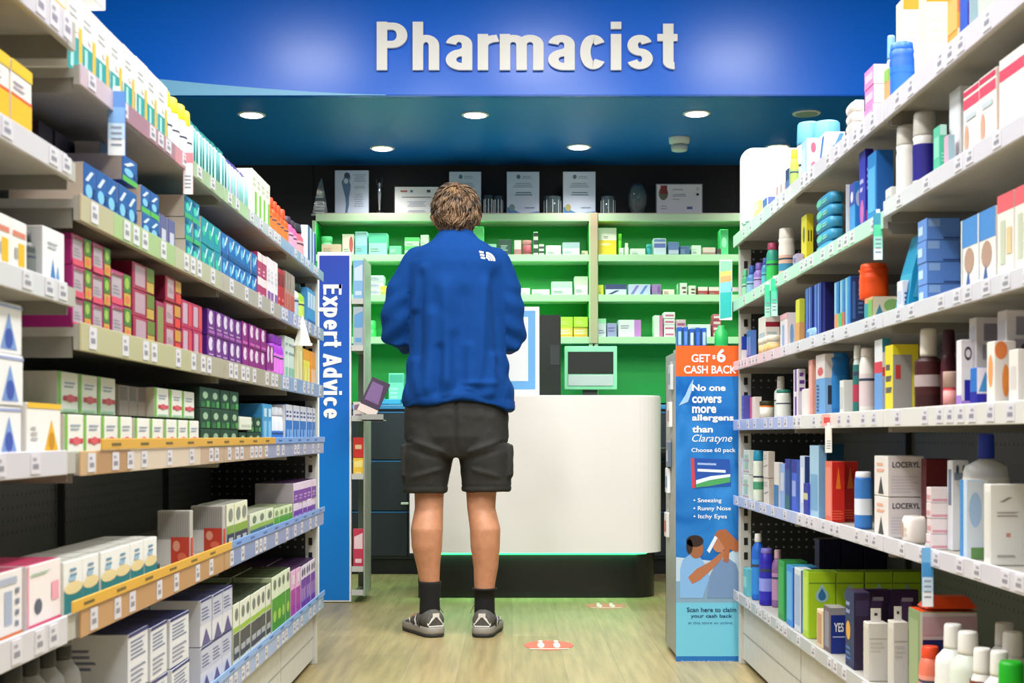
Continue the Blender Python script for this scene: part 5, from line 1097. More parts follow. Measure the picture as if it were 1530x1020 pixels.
one(z,1130,1148,1170,500,JAR('f0e4c8','f4ecd8','e0b878'),'small cream jar before the dark red barred carton',n=3,sb=-.008)
one(z,1115,1122,1130,492,B('2c5cb8',[(.2,.2,.8,.8,'7c9ce0')],side='5c84d0'),'blue slim carton near the poster',n=2)
one(z,1097,1106,1116,502,B('f0eaee',[(0,.5,1,1,'1c40b0'),(.1,.6,.8,.8,'b8c4ec','l',2)],Sd=[(0,.5,1,1,'1c40b0')],side='f0eaee'),'white and royal blue carton next to the orange poster header')
# fourth shelf
z = zs('R4')
BOXNAME[0] = 'treatment_box'
GP = B('dcd8dc', [(.1,.1,.9,.9,'b4b0bc')], Sd=[(.3,.74,.85,.93,'8c8898'),(.25,.54,.85,.70,'a8a4b4'),(.45,.58,.62,.65,'3c3848','e'),(.3,.1,.8,.45,'c8c4d0','l',4)], side='dedade')
one(z,1488,1502,1550,440,GP,'tall pale grey patterned carton, nearer the camera',sb=.02)
one(z,1447,1458,1496,444,GP,'tall pale grey patterned carton beside the zigzag tube',sb=.02)
one(z,1506,1520,1560,520,B('eeeae6',[(.2,.3,.8,.7,'d8d4d0')],side='f0ece8'),'white carton nearest the camera on the fourth shelf',sb=-.006)
one(z,1472,1484,1516,508,B('f0ece6',[(.2,.3,.8,.8,'f0a060','e')], Sd=[(.0,.72,.6,1,'f08848','e'),(.35,.15,.7,.65,'f0903c','e')], side='f0e8e4'),'white carton with orange petals',sb=-.01)
one(z,1448,1458,1484,548,B('2470c8',[(0,0,1,.4,'1c1c98')],Sd=[(0,.0,1,.35,'1818a0'),(.1,.4,.9,.9,'3c94d8','t')],side='e4e4f0'),'white carton with blue peak beside the orange petal carton',sb=-.012)
one(z,1428,1436,1458,506,B('f0ecf4',[(0,0,1,.2,'a880d8')],Sd=[(.2,.7,.7,.9,'3c3c48','e'),(.28,.74,.62,.86,'f0ecf4','e'),(.2,.12,1,.42,'2020a8'),(0,0,1,.12,'a888dc')],side='f2f0f6'),'white carton with a ring mark and violet foot')
one(z,1408,1418,1432,492,BT('4c1020','3c1420',label='5c2030',capf=.3,neck=.7,ldots=False),'dark maroon bottle behind the red tin',sb=.03)
one(z,1411,1420,1434,555,JAR('d84450','c8a89c','e8a09c',lf=.4),'small red tin at the foot of the maroon bottle',sb=-.004,name='tin')
one(z,1372,1388,1414,466,BT('3a1414','ece8de',label='481c1c',label2='b8a8a8',capf=.33,neck=.5,capw=.62,lab=(.3,.9),ldots=False,soft=.88),'dark brown syrup bottle with a tall white cap')
one(z,1322,1334,1372,513,B('f0e02c',[(.1,.3,.9,.8,'5c5c5c','l',3)], Sd=[(0,0,.75,.85,'a8a4a0'),(.75,0,1,1,'f0e02c'),(0,.85,1,1,'f0e02c'),(.1,.5,.3,.7,'c83c3c')], side='a8a4a0', top='d8cc28'),'yellow and grey carton on the fourth right shelf')
one(z,1331,1341,1374,566,JAR('e8d8d0','d8303c','d88878',lf=.45),'round tin with a red lid below the yellow carton',sb=-.008,name='tin')
one(z,1306,1318,1330,500,B('ecf0f4',[(0,.0,1,.55,'6ca0e0'),(0,.55,1,.7,'d83c50')],Sd=[(0,.82,1,1,'3c9cd0'),(0,.5,1,.62,'e04454'),(0,0,1,.5,'9cb8e8')],side='e8ecf4',top='3c9cc8'),'white carton with red band and blue top',n=1)
one(z,1286,1296,1312,520,BT('f0ece8','ece6e2',label='e4d4d8',capf=.12,neck=.7),'plump white bottle before the blue topped carton',sb=-.004)
one(z,1275,1281,1290,502,BT('c8d8d4','e0e4e0',label='2c7470',label2='b83c58',capf=.2,neck=.7,lab=(.02,.9)),'white and deep teal slim bottle')
one(z,1283,1292,1306,502,BT('dcdcd8','b4b4b0',label='c8c8c8',capf=.2,neck=.8),'white bottle with a grey cap behind the plump bottle',sb=.03)
one(z,1254,1260,1278,567,B('e4e8e6',[(.1,.2,.9,.8,'c8d0cc')],side='e6e9e6'),'small pale carton in front of the blue roll bag',sb=-.004)
one(z,1240,1249,1276,514,BT('1878c8','1c80cc',label='2484d0',capf=.08,neck=.96,shape='oval',capw=.97,ldots=False),'big glossy blue tub behind the small pale carton',name='tub',sb=.012)
one(z,1218,1232,1245,514,B('6ca8e4',[(0,.62,1,1,'e8e0e0'),(.2,.66,.8,.8,'e05c68','e'),(.1,.1,.4,.55,'3c4c70','l',8)],Sd=[(0,.62,1,1,'e8e0e0'),(.3,.2,.8,.5,'2c3448')],side='88b8ec'),'light blue carton with red mark and dark panel')
one(z,1207,1213,1221,536,B('e89c90',[(.2,.5,.8,.9,'f0b8a8')],side='ecac9c'),'salmon slim carton beside the light blue carton',n=1)
one(z,1198,1206,1216,580,B('e8e4e4',side='eceaea'),'plain white low carton before the salmon carton',sb=-.006)
one(z,1184,1191,1202,550,B('f0e8f4',[(.3,0,.7,1,'6c3ca0'),(.3,.45,.7,.55,'f0e8f4')],Sd=[(.2,.55,.9,1,'6c3c9c','l',3)],side='ece4f0'),'white carton with a purple stripe and cross')
one(z,1161,1170,1184,582,BT('e8ece4','207c68',label='eef0ea',capf=.1,neck=.85,capw=.95),'white tub bottle with a flat green lid',sb=-.004)
one(z,1158,1166,1178,562,BT('f0f0ec','f0f0ec',label='e0e4e0',capf=.25,neck=.5),'white pump bottle behind the green lidded one',sb=.03)
one(z,1136,1144,1159,599,JAR('f0862c','3c3c20','f4eee0',lf=.2),'orange jar with an olive lid')
one(z,1120,1127,1137,592,B('ecdcd8',[(0,0,.4,1,'d84c6c')],side='f0e8e0'),'white and rose carton beside the orange jar',n=1)
one(z,1101,1110,1121,590,B('4c4cb8',[(.2,.1,.6,.9,'8c84dc','l',4)],side='5c5cb8'),'violet blue carton next to the poster on the fourth shelf',n=2)
# fifth shelf
z = zs('R5')
LOC = B('ece8e4',[(.3,.05,.7,.5,'383838','t'),(.2,.6,.8,.9,'e8b098','l',2)],Sd=[(.08,.1,.9,.55,'d8d0d8','l',6)],side='e9e2e6',top='e0dcd8',txt=[('LOCERYL',.12,.72,.76,.14,'3c3c44')])
one(z,1306,1327,1381,681,LOC,'white nail lacquer carton with black capital lettering',layers=2)
one(z,1490,1510,1580,700,B('ecebe6',[(.1,.2,.9,.8,'d8d8d4')],Sd=[(.1,.1,.9,.9,'dedcd6')],side='f0efea'),'large white pack nearest the camera on the fifth shelf',sb=.0) if 0 else None
one(z,1468,1478,1545,722,B('f0efea',[(.1,.1,.9,.9,'e4e2dc')],Sd=[(.2,.78,.5,.84,'9c948c','d'),(.15,.6,.7,.68,'b4aca4','l',2),(.35,.35,.45,.4,'d89888'),(.15,.1,.6,.16,'b8b4ac','l',1)],side='f1f0eb'),'large white pack with faint brown print nearest the camera')
one(z,1450,1466,1520,634,BT('d8dce0','1c3cb4',label='f0eeea',capf=.2,neck=.3,capw=.36,lab=(.05,.8),soft=.85),'large white bottle with a royal blue pointed cap',sb=.03)
one(z,1434,1444,1476,716,B('c8dcf0',[(0,0,.5,1,'3c90d8')], Sd=[(.1,.4,.7,.85,'a8c8ec','e'),(.2,.0,.9,.15,'6c9c5c'),(.8,.2,1,1,'f0f0f0')], side='dce6f2', top='c8d8e8'),'white and pale blue leaf carton on the fifth right shelf')
one(z,1414,1422,1446,686,B('e0e4ec',[(.2,.5,.8,.9,'6c7c94')],Sd=[(.1,.78,.9,.95,'8494ac','l',1),(.2,.85,.4,.95,'3c4c64','e'),(.6,.85,.8,.95,'3c4c64','e')],side='dcdfe6'),'grey white carton with two dark dots',sb=.03)
one(z,1383,1390,1420,728,B('e8d8dc',[(.1,.2,.9,.5,'d8a0a8')],Sd=[(.05,.1,.95,.25,'dc98a8')],side='ecdfe2'),'blush flat carton in the pile beside the lacquer cartons',layers=4)
one(z,1374,1382,1420,684,B('5c1420',side='681820',top='4c1018'),'dark burgundy carton in the shade behind the blush pile',sb=.06)
one(z,1344,1356,1388,772,WP('efe6e0','e0d4cc','b89c8c'),'low cream soft pack before the lacquer cartons',sb=-.008)
one(z,1280,1290,1308,705,BT('2c70c4','e4e8f0',label='3c80d0',label2='e8eef8',capf=.1,neck=.9,shape='oval',capw=.95,lab=(.05,.95),ldots=False),'blue oval bottle with a white roundel')
REDB = B('ec6c58',[(.1,.1,.9,.9,'f08c7c')], Sd=[(.3,.55,.7,.92,'f07820','t'),(.05,.05,.95,.22,'f05838','l',4)], side='cc1c10', top='7c0c10')
one(z,1232,1243,1262,688,REDB,'scarlet carton with an orange flame, aisle side of the pair')
one(z,1250,1258,1281,688,REDB,'scarlet carton with an orange flame, inner side of the pair',sb=.035)
one(z,1208,1222,1234,664,B('a8d0ec',[(.1,.1,.9,.6,'78acd4')],Sd=[(.1,.1,.9,.9,'7cb0dc')],side='78acdc',top='3c7ca0'),'tall icy blue carton beside the scarlet pair')
one(z,1222,1226,1260,662,B('145878',side='145c80',top='104860'),'dark petrol carton stored behind the scarlet pair',sb=.07)
one(z,1200,1207,1213,722,B('1c2898',[(0,.5,1,.7,'c8c89c')],side='3440a8'),'small ink blue carton with a sand band',sb=-.004)
one(z,1194,1201,1210,680,B('c4d4ec',[(.2,.2,.8,.8,'e4ecf8')],side='2c4484'),'pale blue slim carton with a navy end')
one(z,1182,1189,1197,686,B('3c60d8',[(0,.75,1,1,'201c98'),(.1,.3,.9,.6,'98acec')],side='5c7ce0'),'cobalt slim carton with an indigo head')
one(z,1173,1180,1187,685,B('204890',[(0,.8,1,1,'1c1890'),(0,0,1,.3,'2c6870')],side='3c5c9c'),'navy slim carton with a sea green foot')
one(z,1165,1171,1178,692,B('88b0e8',[(.1,.4,.9,.8,'c4d0e4')],side='98b8ec'),'powder blue slim carton on the fifth right shelf')
one(z,1156,1163,1170,690,B('e0dcd8',[(0,0,1,.5,'3c78b8')],side='e4e0dc'),'white slim carton with a denim foot')
one(z,1140,1148,1158,674,B('dcd4cc',[(0,.4,1,.5,'8c8484','d'),(.1,.7,.9,.9,'b8b0a8','l',2)],side='c8beb4'),'tall oatmeal carton with a grey slash',layers=2)
one(z,1126,1134,1143,673,BT('dfe8dc','1c90b8',label='e0ecd8',label2='4c9c78',capf=.2,neck=.9,capw=.96),'white bottle with a cyan cap and green label')
one(z,1110,1119,1128,672,B('d8e4dc',[(.2,.2,.8,.8,'a0ccb0'),(0,.55,1,.6,'c89ca8'),(0,.1,1,.15,'c89ca8')],side='e0e8e0'),'white and sage carton with thin rose lines',layers=2)
one(z,1099,1105,1112,684,B('c4d0ec',[(.1,.3,.9,.7,'e8ecf8')],side='d8e0f0'),'pale blue small carton touching the poster',layers=2)
# bottom shelf
z = zs('R6')
one(z,1110,1116,1126,850,B('58bccc',[(.1,.3,.9,.7,'98dce4')],side='6cc8d4'),'aqua carton next to the poster on the bottom shelf')
one(z,1124,1133,1144,798,BT('1c68d0','ecebe4',label='2c88e0',capf=.12,neck=.45,capw=.55,lab=(.1,.7)),'blue mouthwash bottle with a white cap',sb=.0)
one(z,1136,1148,1160,820,BT('2820b0','7c70c8',label='2c2cb8',label2='8c98ec',capf=.08,neck=.7,lab=(.1,.8),shape='oval'),'deep violet blue bottle on the bottom right shelf')
one(z,1154,1160,1172,822,BT('8c6494','c8a8b8',label='b88cb0',capf=.15,neck=.5),'mauve bottle behind the violet blue bottle',sb=.03)
one(z,1161,1170,1205,838,B('28a048',[(.1,.1,.9,.9,'38b458')],side='2c9c4c',top='187838'),'green tall carton beside the blue ones on the bottom shelf')
one(z,1174,1184,1222,846,B('3c94e4',[(.1,.1,.9,.9,'68b4f0')],side='2c58b8',top='3c9cc8'),'azure tall carton between the green and lime cartons')
one(z,1186,1196,1215,850,B('dce4ec',[(.1,.1,.9,.9,'a8bce0')],side='5888d0'),'white tall carton beside the lime cartons',n=1)
LIME = B('b4d83c',[(.1,.1,.9,.9,'c4e458')], Sd=[(.02,.82,.98,.84,'6c9420'),(.26,.54,.74,.82,'9cc4c4','drop'),(.36,.57,.64,.76,'2c70a8','drop')], side='a4cc1c', top='7ca818')
dp = .0725
for i_, (lab_) in enumerate(['nearest the aisle','second from the aisle','third from the aisle','farthest from the aisle']):
    one(z,1199,1207.5,1207.5+41,853,LIME,'lime green carton with a blue droplet, '+lab_,sb=0) if i_ == 0 else row(1, z, 765+F*(LAT[1]+i_*.0745)/lat_d(1,1207.5), 765+F*(LAT[1]+i_*.0745)/lat_d(1,1199), 650-(CAMZ-(CAMZ+(650-853)*lat_d(1,1207.5)/F))*-F/lat_d(1,1207.5)*-1 if 0 else 853, 1, LIME, 'lime green carton with a blue droplet, '+lab_, dep=.0725, sb=i_*.0745)
for i_, lab_ in enumerate(['nearest the aisle','middle one','deepest in the shelf']):
    dn = 3.95; x0_ = .90+i_*.066
    p_ = B('14143c',[(.1,.3,.9,.6,'3c3c6c')],Sd=[(.1,.38,.8,.52,'d0d4e8' if i_ == 0 else '8084a0' if i_ == 1 else '8c4c54')],side='10103a',top='0c0c28')(.06,.235,.062)
    reg(p_); p_.location = (x0_, dn, z+.0006); p_.rotation_euler = (0,0,-PI/2); p_['label'] = 'near black navy box with small print behind the green cartons, '+lab_; p_['category'] = 'box'; p_['group'] = 'near black boxes at the back'
one(z,1219,1227,1242,912,B('ecd8b4',[(.1,.1,.9,.9,'c89870')],side='e8dcb8'),'small sand carton in front of the lime cartons',sb=-.004)
one(z,1229,1240,1264,908,B('6c5c64',[(.2,.1,.8,.9,'8c8c9c')],Sd=[(.0,.0,1,.85,'142c84'),(.12,.36,.88,.38,'c8d0e4')],side='8c8c94',top='a8a4a0',txt=[('YES',.2,.48,.6,.2,'f0f0f4')]),'navy carton with white capital print',sb=.0)
one(z,1262,1276,1300,884,B('1c2c5c',[(.1,.35,.6,.6,'e0a83c','e'),(.1,.7,.7,.9,'8c9cc0','l',2),(.1,.1,.8,.3,'3c70b0','l',3)],Sd=[(.1,.7,.9,.9,'3c3058')],side='2c1c3c',top='3c2c4c'),'navy carton with a gold emblem and blue specks')
PU = B('2c2448',[(.1,.2,.9,.8,'4c3c68')],Sd=[(.35,.5,.75,.88,'6c4c84'),(.4,.85,.8,.9,'c8b8d4')],side='3c2048',top='4c2c58')
one(z,1283,1286,1326,879,PU,'aubergine carton, aisle side of the pair',sb=.035)
one(z,1326,1330,1372,880,PU,'aubergine carton, inner side of the pair',sb=.10)
WT = B('e0dcd4',[(.1,.1,.9,.9,'d4d0c8')],Sd=[(.05,.72,.95,.74,'b8b4ac'),(.1,.5,.9,.7,'ccc8c0','l',3)],side='dedad2',tab=True)
one(z,1288,1296,1326,930,WT,'ivory carton with a hang tab, aisle side',sb=-.006)
one(z,1325,1334,1356,928,WT,'ivory carton with a hang tab, inner side',sb=.008)
OT = B('88a070',[(.1,.1,.9,.9,'9cb084')],Sd=[(.0,.0,1,.72,'181c64'),(.0,.76,1,.95,'c8a8b4'),(.0,.0,.05,1,'dfe8dc')],side='d8ccd0',top='f04c10')
one(z,1356,1374,1460,912,OT,'large carton with orange lid and navy side',sb=.01)
d0_ = lat_d(1,1374,.01); m = MB(); m.rings([[(-.05,-.03,0),(.05,-.03,0),(.05,.03,0),(-.05,.03,0)],[(-.035,-.018,.022),(.035,-.018,.022),(.035,.018,.022),(-.035,.018,.022)]], mat('e8480c',.4), sm=False)
hz_ = CAMZ+(650-912)*d0_/F
tag(m.build('folded_insert',loc=(.86, d0_+.035, hz_+.003),rotz=0),'orange folded card lying on the orange lidded carton','card')
one(z,1378,1392,1414,968,BT('f07c64','f04c20',label='f4a090',capf=.16,neck=.7,capw=.8,shape='oval'),'coral bottle with an orange cap before the navy side',sb=-.004)
WB = BT('e8eae8','f0efec',label='f2f1ec',capf=.22,neck=.45,capw=.52,lab=(.0,.62),soft=.8,ldots=True)
def bot(px0, px1, yt, dd, mk, lab, sb=0):
    dd = max(dd, .784*F/(px0-765)); w = (px1-px0)*dd/F; h = CAMZ+(650-yt)*dd/F-z; xx = ((px0+px1)/2-765)*dd/F
    p = mk(w, h, w); p.location = (xx, dd-w/2, z+.0006); p.rotation_euler = (0,0,random.uniform(-.3,.3)); tag(p, lab, 'bottle')
bot(1404,1456,932,2.42,WB,'white capped bottle with slate shoulder, first behind the coral bottle')
bot(1424,1478,943,2.26,BT('dfe8dc','f2f1ee',label='f4f3ee',label2='b0c4a4',capf=.2,neck=.45,capw=.55,lab=(.0,.62),soft=.8),'white capped bottle with a pale green label in the middle of the group')
bot(1446,1482,968,2.08,BT('f0eee8','f4f3f0',label='7c3c24',capf=.24,neck=.6,capw=.72,lab=(.2,.9),ldots=False),'white capped bottle with a rust brown label')
bot(1480,1534,930,2.50,WB,'white capped bottle farthest from the aisle')
bot(1488,1542,944,2.33,BT('e8ece8','f0efec',label='f0f0ea',label2='a8c09c',capf=.2,neck=.45,capw=.55,lab=(.0,.62),soft=.8),'white capped bottle above the green capped one')
bot(1472,1522,972,2.17,WB,'white capped bottle left of the green capped one')
bot(1490,1536,988,2.02,BT('c8e0c0','18b020',label='e8f0e0',capf=.3,neck=.6,capw=.78),'bottle with a bright green cap')
print('ALL', COUNT[0])
# ============================ the customer ================================================
MD = 5.27; MS = F/MD; MX = (683-765)/MS
man = tag(empty('person', (MX, MD, 0)), 'person in blue fleece, dark cargo shorts and trainers standing at the counter', 'person')
mx = lambda px: (px-683)/MS
mz = lambda py: CAMZ+(650-py)/MS
def eval_mesh(mb, name, voxel, smooth=6, sfac=.5):
    o = mb.build(name); 
    md = o.modifiers.new('r', 'REMESH'); md.mode = 'VOXEL'; md.voxel_size = voxel; md.use_smooth_shade = True
    sm = o.modifiers.new('s', 'SMOOTH'); sm.iterations = smooth; sm.factor = sfac
    dg = bpy.context.evaluated_depsgraph_get(); dg.update()
    me = bpy.data.meshes.new_from_object(o.evaluated_get(dg)); me.name = name
    mts = [m for m in o.data.materials]; bpy.data.objects.remove(o)
    me.materials.clear()
    for m in mts: me.materials.append(m)
    for p in me.polygons: p.use_smooth = True; p.material_index = 0
    return me
def link(me, name, parent):
    o = bpy.data.objects.new(name, me); COL.objects.link(o); o.parent = parent; return o
def ering(cx, cy, cz, a, b, n=28, pw=2.0, tx=0, ty=0):
    out = []
    for j in range(n):
        t = 2*PI*j/n; c, s = math.cos(t), math.sin(t); e = 2/pw
        dx, dy = a*math.copysign(abs(c)**e, c), b*math.copysign(abs(s)**e, s)
        out.append((cx+dx, cy+dy, cz+dx*tx+dy*ty))
    return out
def capsule(mb, pts, rs, m, n=20, flat=1):
    """rounded chain of rings along pts"""
    pts = [Vector(p) for p in pts]; R = []; N = len(pts)
    def rg(p, t, r):
        u = Vector((1,0,0)); u = (u-t*u.dot(t)); 
        if u.length < .2: u = Vector((0,0,1))-t*t.z
        u.normalize(); w = t.cross(u)
        return [p+r*(math.cos(2*PI*j/n)*u+math.sin(2*PI*j/n)*w*flat) for j in range(n)]
    t0 = (pts[1]-pts[0]).normalized(); t1 = (pts[-1]-pts[-2]).normalized()
    for k in (80, 55, 28): R.append(rg(pts[0]-t0*rs[0]*math.sin(math.radians(k)), t0, rs[0]*math.cos(math.radians(k))))
    for i in range(N):
        t = (pts[min(i+1,N-1)]-pts[max(i-1,0)]).normalized(); R.append(rg(pts[i], t, rs[i]))
    for k in (28, 55, 80): R.append(rg(pts[-1]+t1*rs[-1]*math.sin(math.radians(k)), t1, rs[-1]*math.cos(math.radians(k))))
    mb.rings(R, m)
SKIN = mat('c48a68', .5, noise=.12, nscale=40, bump=.1, bscale=200)
HX, HY = mx(681), .035      # head centre (slightly bowed forward)
HZ = 1.655
# --- body: one continuous surface --------------------------------------------------------
b = MB()
R = []
for k in range(15):        # skull
    ph = PI*k/14; z = -math.cos(ph); r = math.sin(ph)
    wd = .076 if z > -.1 else .076-.016*min(1, (-z-.1)/.7)
    R.append(ering(HX, HY+(.006 if z < 0 else 0), HZ+z*.108, max(r*wd, .004), max(r*.096, .004)))
b.rings(R, SKIN)
b.rings([ering(HX, HY+.03, HZ-.112, .03, .04), ering(HX, HY+.035, HZ-.10, .045, .055), ering(HX, HY+.03, HZ-.05, .062, .07), ering(HX, HY+.02, HZ, .06, .07)], SKIN)    # jaw
capsule(b, [(HX, HY+.088, HZ+.01), (HX, HY+.105, HZ-.02), (HX, HY+.112, HZ-.032)], [.008,.012,.014], SKIN)     # nose
capsule(b, [(HX-.022, HY+.088, HZ-.06), (HX+.022, HY+.088, HZ-.06)], [.009,.009], SKIN)   # lips
for s in (-1, 1):
    capsule(b, [(HX+s*.082, HY+.004, HZ+.018), (HX+s*.090, HY-.006, HZ-.005), (HX+s*.081, HY+.0, HZ-.034)], [.009,.013,.008], SKIN, flat=1.3)
    capsule(b, [(HX+s*.02, HY+.088, HZ+.02), (HX+s*.045, HY+.078, HZ+.022)], [.008,.008], SKIN)   # brow
capsule(b, [(mx(682), .0, 1.50), (HX, .012, 1.60), (HX, .025, HZ-.02)], [.062,.056,.06], SKIN)   # neck
b.rings([ering(0,0,z,a,d,pw=2.4) for z,a,d in ((.80,.14,.09),(.88,.15,.09),(1.0,.14,.085),(1.15,.14,.085),(1.3,.145,.09),(1.42,.14,.08),(1.47,.10,.07),(1.52,.06,.06))], SKIN)
arms = {-1: [(-.145,.0,1.44), (mx(602),.015,1.33), (mx(594),.03,1.19), (-.20,.16,1.18), (-.13,.28,1.20)], 1: [(.145,0,1.44), (mx(754),.015,1.33), (mx(762),.03,1.175), (.185,.16,1.175), (.11,.28,1.20)]}
for s in (-1, 1):
    capsule(b, arms[s], [.042,.042,.040,.035,.028], SKIN)
    hx, hy, hz = arms[s][-1]; ix = -s
    capsule(b, [(hx, hy, hz), (hx+ix*.012, hy+.035, hz+.008), (hx+ix*.02, hy+.07, hz+.014)], [.027,.036,.034], SKIN, flat=.55)
    for k, (off, ln_) in enumerate(((-.027,.070),(-.009,.080),(.009,.075),(.027,.058))):
        q0 = Vector((hx+ix*.02+off, hy+.085, hz+.016)); q1 = q0+Vector((ix*.004, ln_*.45, .010)); q2 = q1+Vector((ix*.006, ln_*.3, -.014)); q3 = q2+Vector((ix*.004, ln_*.12, -.020))
        capsule(b, [q0, q1, q2, q3], [.0095,.009,.008,.007], SKIN, n=10)
    capsule(b, [(hx+ix*.03, hy+.02, hz+.012), (hx+ix*.055, hy+.05, hz+.022), (hx+ix*.060, hy+.085, hz+.02)], [.014,.011,.009], SKIN, n=10)
FT = {-1: (mx(641), mx(638), mx(640), mx(642)), 1: (mx(719), mx(725), mx(726), mx(724))}
legs = {}
for s, (k0, c0, l0, a0) in FT.items():
    e = -1 if s < 0 else 1
    P0 = [(s*.09, 0, .80), (s*.10, .005, .66), (k0, .012, .56), (k0, .006, .50), (c0, -.012, .42), (c0, -.008, .35), (l0, .0, .27), (a0, .006, .20), (a0, .008, .12), (a0, .01, .07)]
    W0 = [.095,.078,.0585,.056,.0635,.060,.046,.0385,.036,.036] if s < 0 else [.095,.078,.0600,.056,.0605,.058,.049,.0415,.037,.036]
    b.rings([ering(p[0], p[1], p[2], w_, w_*1.08) for p, w_ in zip(P0, W0)], SKIN); legs[s] = (P0, W0)
    # foot inside the shoe
    yaw = math.radians(-22*-s if s < 0 else 6)*1
    fx = math.sin(math.radians(-24 if s < 0 else 7)); fy = math.cos(math.radians(-24 if s < 0 else 7))
    capsule(b, [(a0, .0, .06), (a0+fx*.08, .08*fy, .05), (a0+fx*.15, .15*fy, .04)], [.034,.036,.03], SKIN)
me = eval_mesh(b, 'body', .0052, 4)
link(me, 'body', man)
# face details and hair
q = MB()
for s in (-1, 1): q.lathe([(.002,-.004),(.011,0),(.002,.004)], mat('e8e4e0', .2), c=(HX+s*.03, HY+.086, HZ+.004)); q.lathe([(.001,-.003),(.0055,0),(.001,.003)], mat('3c2c20', .2), c=(HX+s*.03, HY+.094, HZ+.004))
q2 = MB()
for s in (-1, 1):
    q = MB(); q.lathe([(.002,-.007),(.010,0),(.002,.007)], mat('e8e4e0', .2), c=(HX+s*.03, HY+.084, HZ+.004)); q.lathe([(.001,-.004),(.0055,0),(.001,.004)], mat('3c2c20', .2), c=(HX+s*.03, HY+.0915, HZ+.004)); q.build('eye', man)
hm = bpy.data.materials.new('hair'); hm.use_nodes = True; nt = hm.node_tree; pb = nt.nodes['Principled BSDF']
tc = nt.nodes.new('ShaderNodeTexCoord'); nz = nt.nodes.new('ShaderNodeTexNoise'); nz.inputs['Scale'].default_value = 28; nz.inputs['Detail'].default_value = 3
cr = nt.nodes.new('ShaderNodeValToRGB'); cr.color_ramp.elements[0].position = .36; cr.color_ramp.elements[0].color = hexlin('2c1f15'); cr.color_ramp.elements[1].position = .66; cr.color_ramp.elements[1].color = hexlin('86684a')
nt.links.new(tc.outputs['Object'], nz.inputs['Vector']); nt.links.new(nz.outputs['Fac'], cr.inputs[0]); nt.links.new(cr.outputs[0], pb.inputs['Base Color']); pb.inputs['Roughness'].default_value = .5
h = MB(); R = []
rh = random.Random(4)
def hair_r(dirv):   # skull radius plus hair depth in a direction
    x, y, z = dirv
    return Vector((x*.088, y*.112, z*.118))
def hairline(x, y):     # lowest hair height (unit z) by where round the head
    if y > .55: return .52
    if y > .15: return .15
    if y > -.3: return -.12
    return -.80
for k in range(17):
    ph = PI*(.0+.93*k/16); ring = []
    for j in range(36):
        th = 2*PI*j/36; v = Vector((math.sin(ph)*math.cos(th), math.sin(ph)*math.sin(th), math.cos(ph)))
        hl = hairline(v.x, v.y/max(.2, math.hypot(v.x, v.y))*1.0)
        z = max(v.z, hl); rr = math.sqrt(max(0, 1-z*z)) if z > v.z else math.hypot(v.x, v.y)
        u = Vector((rr*math.cos(th), rr*math.sin(th), z)); p = hair_r(u)
        if z > v.z or z < -.6: p *= .93
        n_ = .004*math.sin(th*9+k*1.3)+.003*math.sin(th*5-k*2.1)
        p *= 1+n_/.1
        ring.append((HX+p.x, HY-.002+p.y, HZ+.008+p.z))
    h.rings([ring], hm, cap0=False, cap1=False) if False else R.append(ring)
h.rings(R, hm)
cnt = 0
while cnt < 800:     # wavy locks
    v = Vector((rh.gauss(0,1), rh.gauss(0,1), rh.gauss(0,1))).normalized()
    hl = hairline(v.x, v.y)
    if v.z < hl+.02: continue
    cnt += 1; p = hair_r(v); nrm = Vector((v.x/.088, v.y/.112, v.z/.118)).normalized()
    crown = Vector((.10, -.35, .93)); t = (v-crown*v.dot(crown)); t = t-nrm*t.dot(nrm)
    if t.length < .05: t = nrm.orthogonal()
    t.normalize(); sw = nrm.cross(t)*rh.choice((-1, 1))*rh.uniform(.0,.55); t = (t+sw).normalized()
    L_ = rh.uniform(.030,.056)*(.75 if v.z < -.3 else 1); w_ = rh.uniform(.0028,.0055); P_ = Vector((HX, HY-.002, HZ+.008))+p*.965
    lift = rh.uniform(.05,.28); pts = []
    sd = nrm.cross(t); am = rh.uniform(-.22,.22)
    for i in range(5):
        s_ = i/4; pts.append(P_+t*L_*s_+nrm*(L_*lift*math.sin(s_*2.3)*.8+.002)+sd*am*L_*math.sin(s_*3))
    h.tube(pts, [w_*.8, w_, w_*.95, w_*.6, w_*.15], hm, n=5)
h.build('hair', man)
# --- fleece ------------------------------------------------------------------------------
FL = bpy.data.materials.new('fleece'); FL.use_nodes = True; nt = FL.node_tree; pb = nt.nodes['Principled BSDF']
tc = nt.nodes.new('ShaderNodeTexCoord'); nz = nt.nodes.new('ShaderNodeTexNoise'); nz.inputs['Scale'].default_value = 260; nz.inputs['Detail'].default_value = 3
mr = nt.nodes.new('ShaderNodeMapRange'); mr.inputs['To Min'].default_value = .8; mr.inputs['To Max'].default_value = 1.15
mxn = nt.nodes.new('ShaderNodeMix'); mxn.data_type = 'RGBA'; mxn.blend_type = 'MULTIPLY'; mxn.inputs[0].default_value = 1; mxn.inputs[6].default_value = hexlin('033a7c')
nt.links.new(tc.outputs['Object'], nz.inputs['Vector']); nt.links.new(nz.outputs['Fac'], mr.inputs['Value']); nt.links.new(mr.outputs[0], mxn.inputs[7]); nt.links.new(mxn.outputs[2], pb.inputs['Base Color'])
pb.inputs['Roughness'].default_value = .9; pb.inputs['Sheen Weight'].default_value = .15; pb.inputs['Sheen Roughness'].default_value = .4; pb.inputs['Sheen Tint'].default_value = hexlin('3f80d8'); pb.inputs['Specular IOR Level'].default_value = .2
bp = nt.nodes.new('ShaderNodeBump'); bp.inputs['Strength'].default_value = .25; bp.inputs['Distance'].default_value = .003; nt.links.new(nz.outputs['Fac'], bp.inputs['Height']); nt.links.new(bp.outputs[0], pb.inputs['Normal'])
j = MB()
